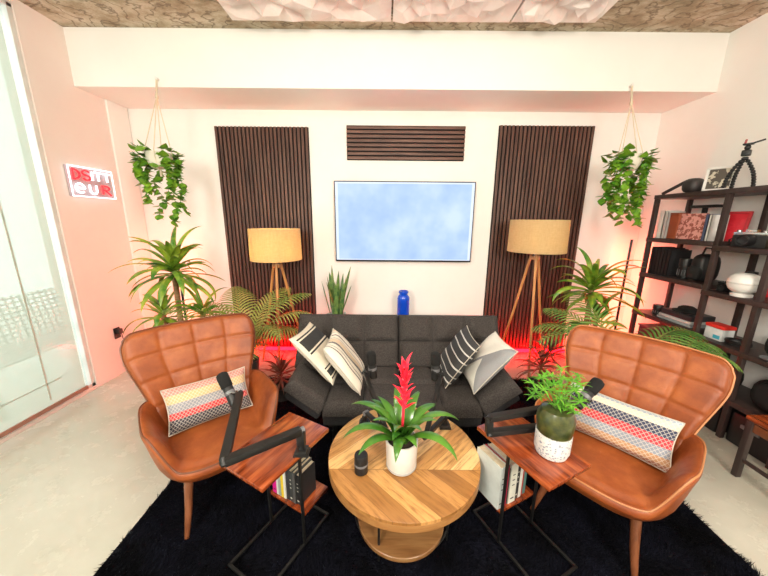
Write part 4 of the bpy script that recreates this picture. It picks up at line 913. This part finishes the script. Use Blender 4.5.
t = thing('equipment_case', 'taller black case on the floor at the near end of the shelves', 'case', (2.90, 1.965, 0)); MB().box((0, 0, .13), (.28, .28, .26), bev=.02).build('body', MT['blackpl'], t); MB().box((-.145, 0, .18), (.012, .12, .03), bev=.004).build('latch', MT['grey'], t)
t = thing('equipment_case', 'black case on the floor at the far end of the shelves', 'case', (2.90, 2.83, 0)); MB().box((0, 0, .12), (.30, .50, .24), bev=.02).build('body', MT['blackpl'], t); MB().box((-.155, 0, .16), (.012, .10, .03), bev=.004).build('latch', MT['grey'], t)
t = thing('storage_bin', 'dark red bin on the lowest shelf of the far bay', 'bin', (2.88, 2.83, .3705)); MB().box((0, 0, .13), (.28, .46, .26), bev=.01).build('bin', CM((.09, .012, .03)), t); MB().box((0, 0, .268), (.29, .48, .014), bev=.004).build('rim', CM((.12, .016, .04)), t)
# wooden stool in the lower right corner
t = thing('stool', 'low reddish wooden stool with dark legs at the right edge', 'stool', (2.565, 1.60, 0), 0)
MB().box((0, 0, .445), (.29, .34, .03), bev=.008).build('seat', MT['acacia'], t)
MB().box((0, -.01, .39), (.27, .30, .06), bev=.008).build('apron', MT['walnut'], t)
for sx in (-.13, .13):
    for sy in (-.14, .14): MB().bar((sx, sy, .004), (sx, sy, .43), .036, bev=.006).build('leg', MT['shelf'], t)
for sx in (-.13, .13): MB().bar((sx, -.14, .14), (sx, .14, .14), .02).build('stretcher', MT['shelf'], t)

# ------------------------------------------------------------------ lights, world, camera
def area(name, loc, tgt, sx, sy, p, c=(1, 1, 1), spread=180):
    l = bpy.data.lights.new(name, 'AREA'); l.shape = 'RECTANGLE'; l.size = sx; l.size_y = sy; l.energy = p; l.color = c; l.spread = R(spread)
    o = bpy.data.objects.new(name, l); COL.objects.link(o); o.location = loc; o.rotation_euler = (Vector(tgt) - Vector(loc)).to_track_quat('-Z', 'Y').to_euler(); return o
def fixture(x, y, sx, sy, lab):  # housings out of view; the rear pair is added to carry fill light
    t = thing('unseen_ceiling_light', lab, 'ceiling light', (x, y, CZ)); MB().box((0, 0, -.03), (sx + .06, sy + .06, .058), bev=.006).build('housing', MT['white'], t)
fixture(-1.2, -.6, 1.2, 1.2, 'added unseen square ceiling light left of the room centre'); fixture(1.4, -.6, 1.2, 1.2, 'added unseen square ceiling light right of the room centre'); fixture(.1, .75, .9, .9, 'square ceiling light over the coffee table')
area('unseen_ceiling_lamp', (-1.2, -.6, 3.31), (-1.0, .0, 0), 1.2, 1.2, 28, (1, .93, .80))  # rear pair of lamps: added fill for the room
area('unseen_ceiling_lamp', (1.4, -.6, 3.31), (1.2, .0, 0), 1.2, 1.2, 28, (1, .93, .80))
area('unseen_ceiling_lamp', (.1, .75, 3.31), (.1, 1.3, 0), .9, .9, 34, (1, .90, .74))
def softbox(x, y, z, tgt, p, c, lab):  # unseen fill lights on stands, added to brighten walls and ceiling facets
    t = thing('added_softbox', lab, 'added fill light', (x, y, 0)); d = (Vector(tgt) - Vector((x, y, z))).normalized(); q = d.to_track_quat('-Z', 'Y').to_matrix()
    MB().box(V(0, 0, z) - d * .12, (.9, .9, .2), q, .02).build('housing', MT['blackpl'], t); MB().tube([(0, 0, .02), (0, 0, z - .1)], .018, 10).build('stand', MT['black'], t)
    for a in (90, 210, 330): MB().tube([(0, 0, .5), (.45 * math.cos(R(a)), .45 * math.sin(R(a)), .012)], .010, 8).build('leg', MT['black'], t)
    area('added_softbox_lamp', (x, y, z), tgt, .85, .85, p, c)
softbox(-1.5, -1.4, 2.35, (.1, 3.2, 2.1), 66, (1, .92, .80), 'added unseen fill light on a stand behind the viewpoint, left')
softbox(1.5, -1.4, 2.35, (.3, 3.2, 2.1), 66, (1, .92, .80), 'added unseen fill light on a stand behind the viewpoint, right')
w = bpy.data.worlds.new('world'); sc.world = w; w.use_nodes = True; bg = w.node_tree.nodes['Background']; bg.inputs[0].default_value = (.93, .98, 1, 1); bg.inputs[1].default_value = 1.9
cam = bpy.data.cameras.new('camera'); co_ = bpy.data.objects.new('camera', cam); COL.objects.link(co_)
cam.sensor_width = 36; cam.lens = 36 * 300 / 768; cam.clip_start = .05
co_.matrix_world = Matrix.Translation((0, 0, 1.7)) @ Matrix.Rotation(R(90 - 12.7), 4, 'X') @ Matrix.Rotation(R(.5), 4, 'Z')
sc.camera = co_
sc.view_settings.view_transform = 'Standard'; sc.view_settings.look = 'None'; sc.view_settings.gamma = 1; sc.view_settings.use_curve_mapping = False
sc.view_settings.exposure = .7
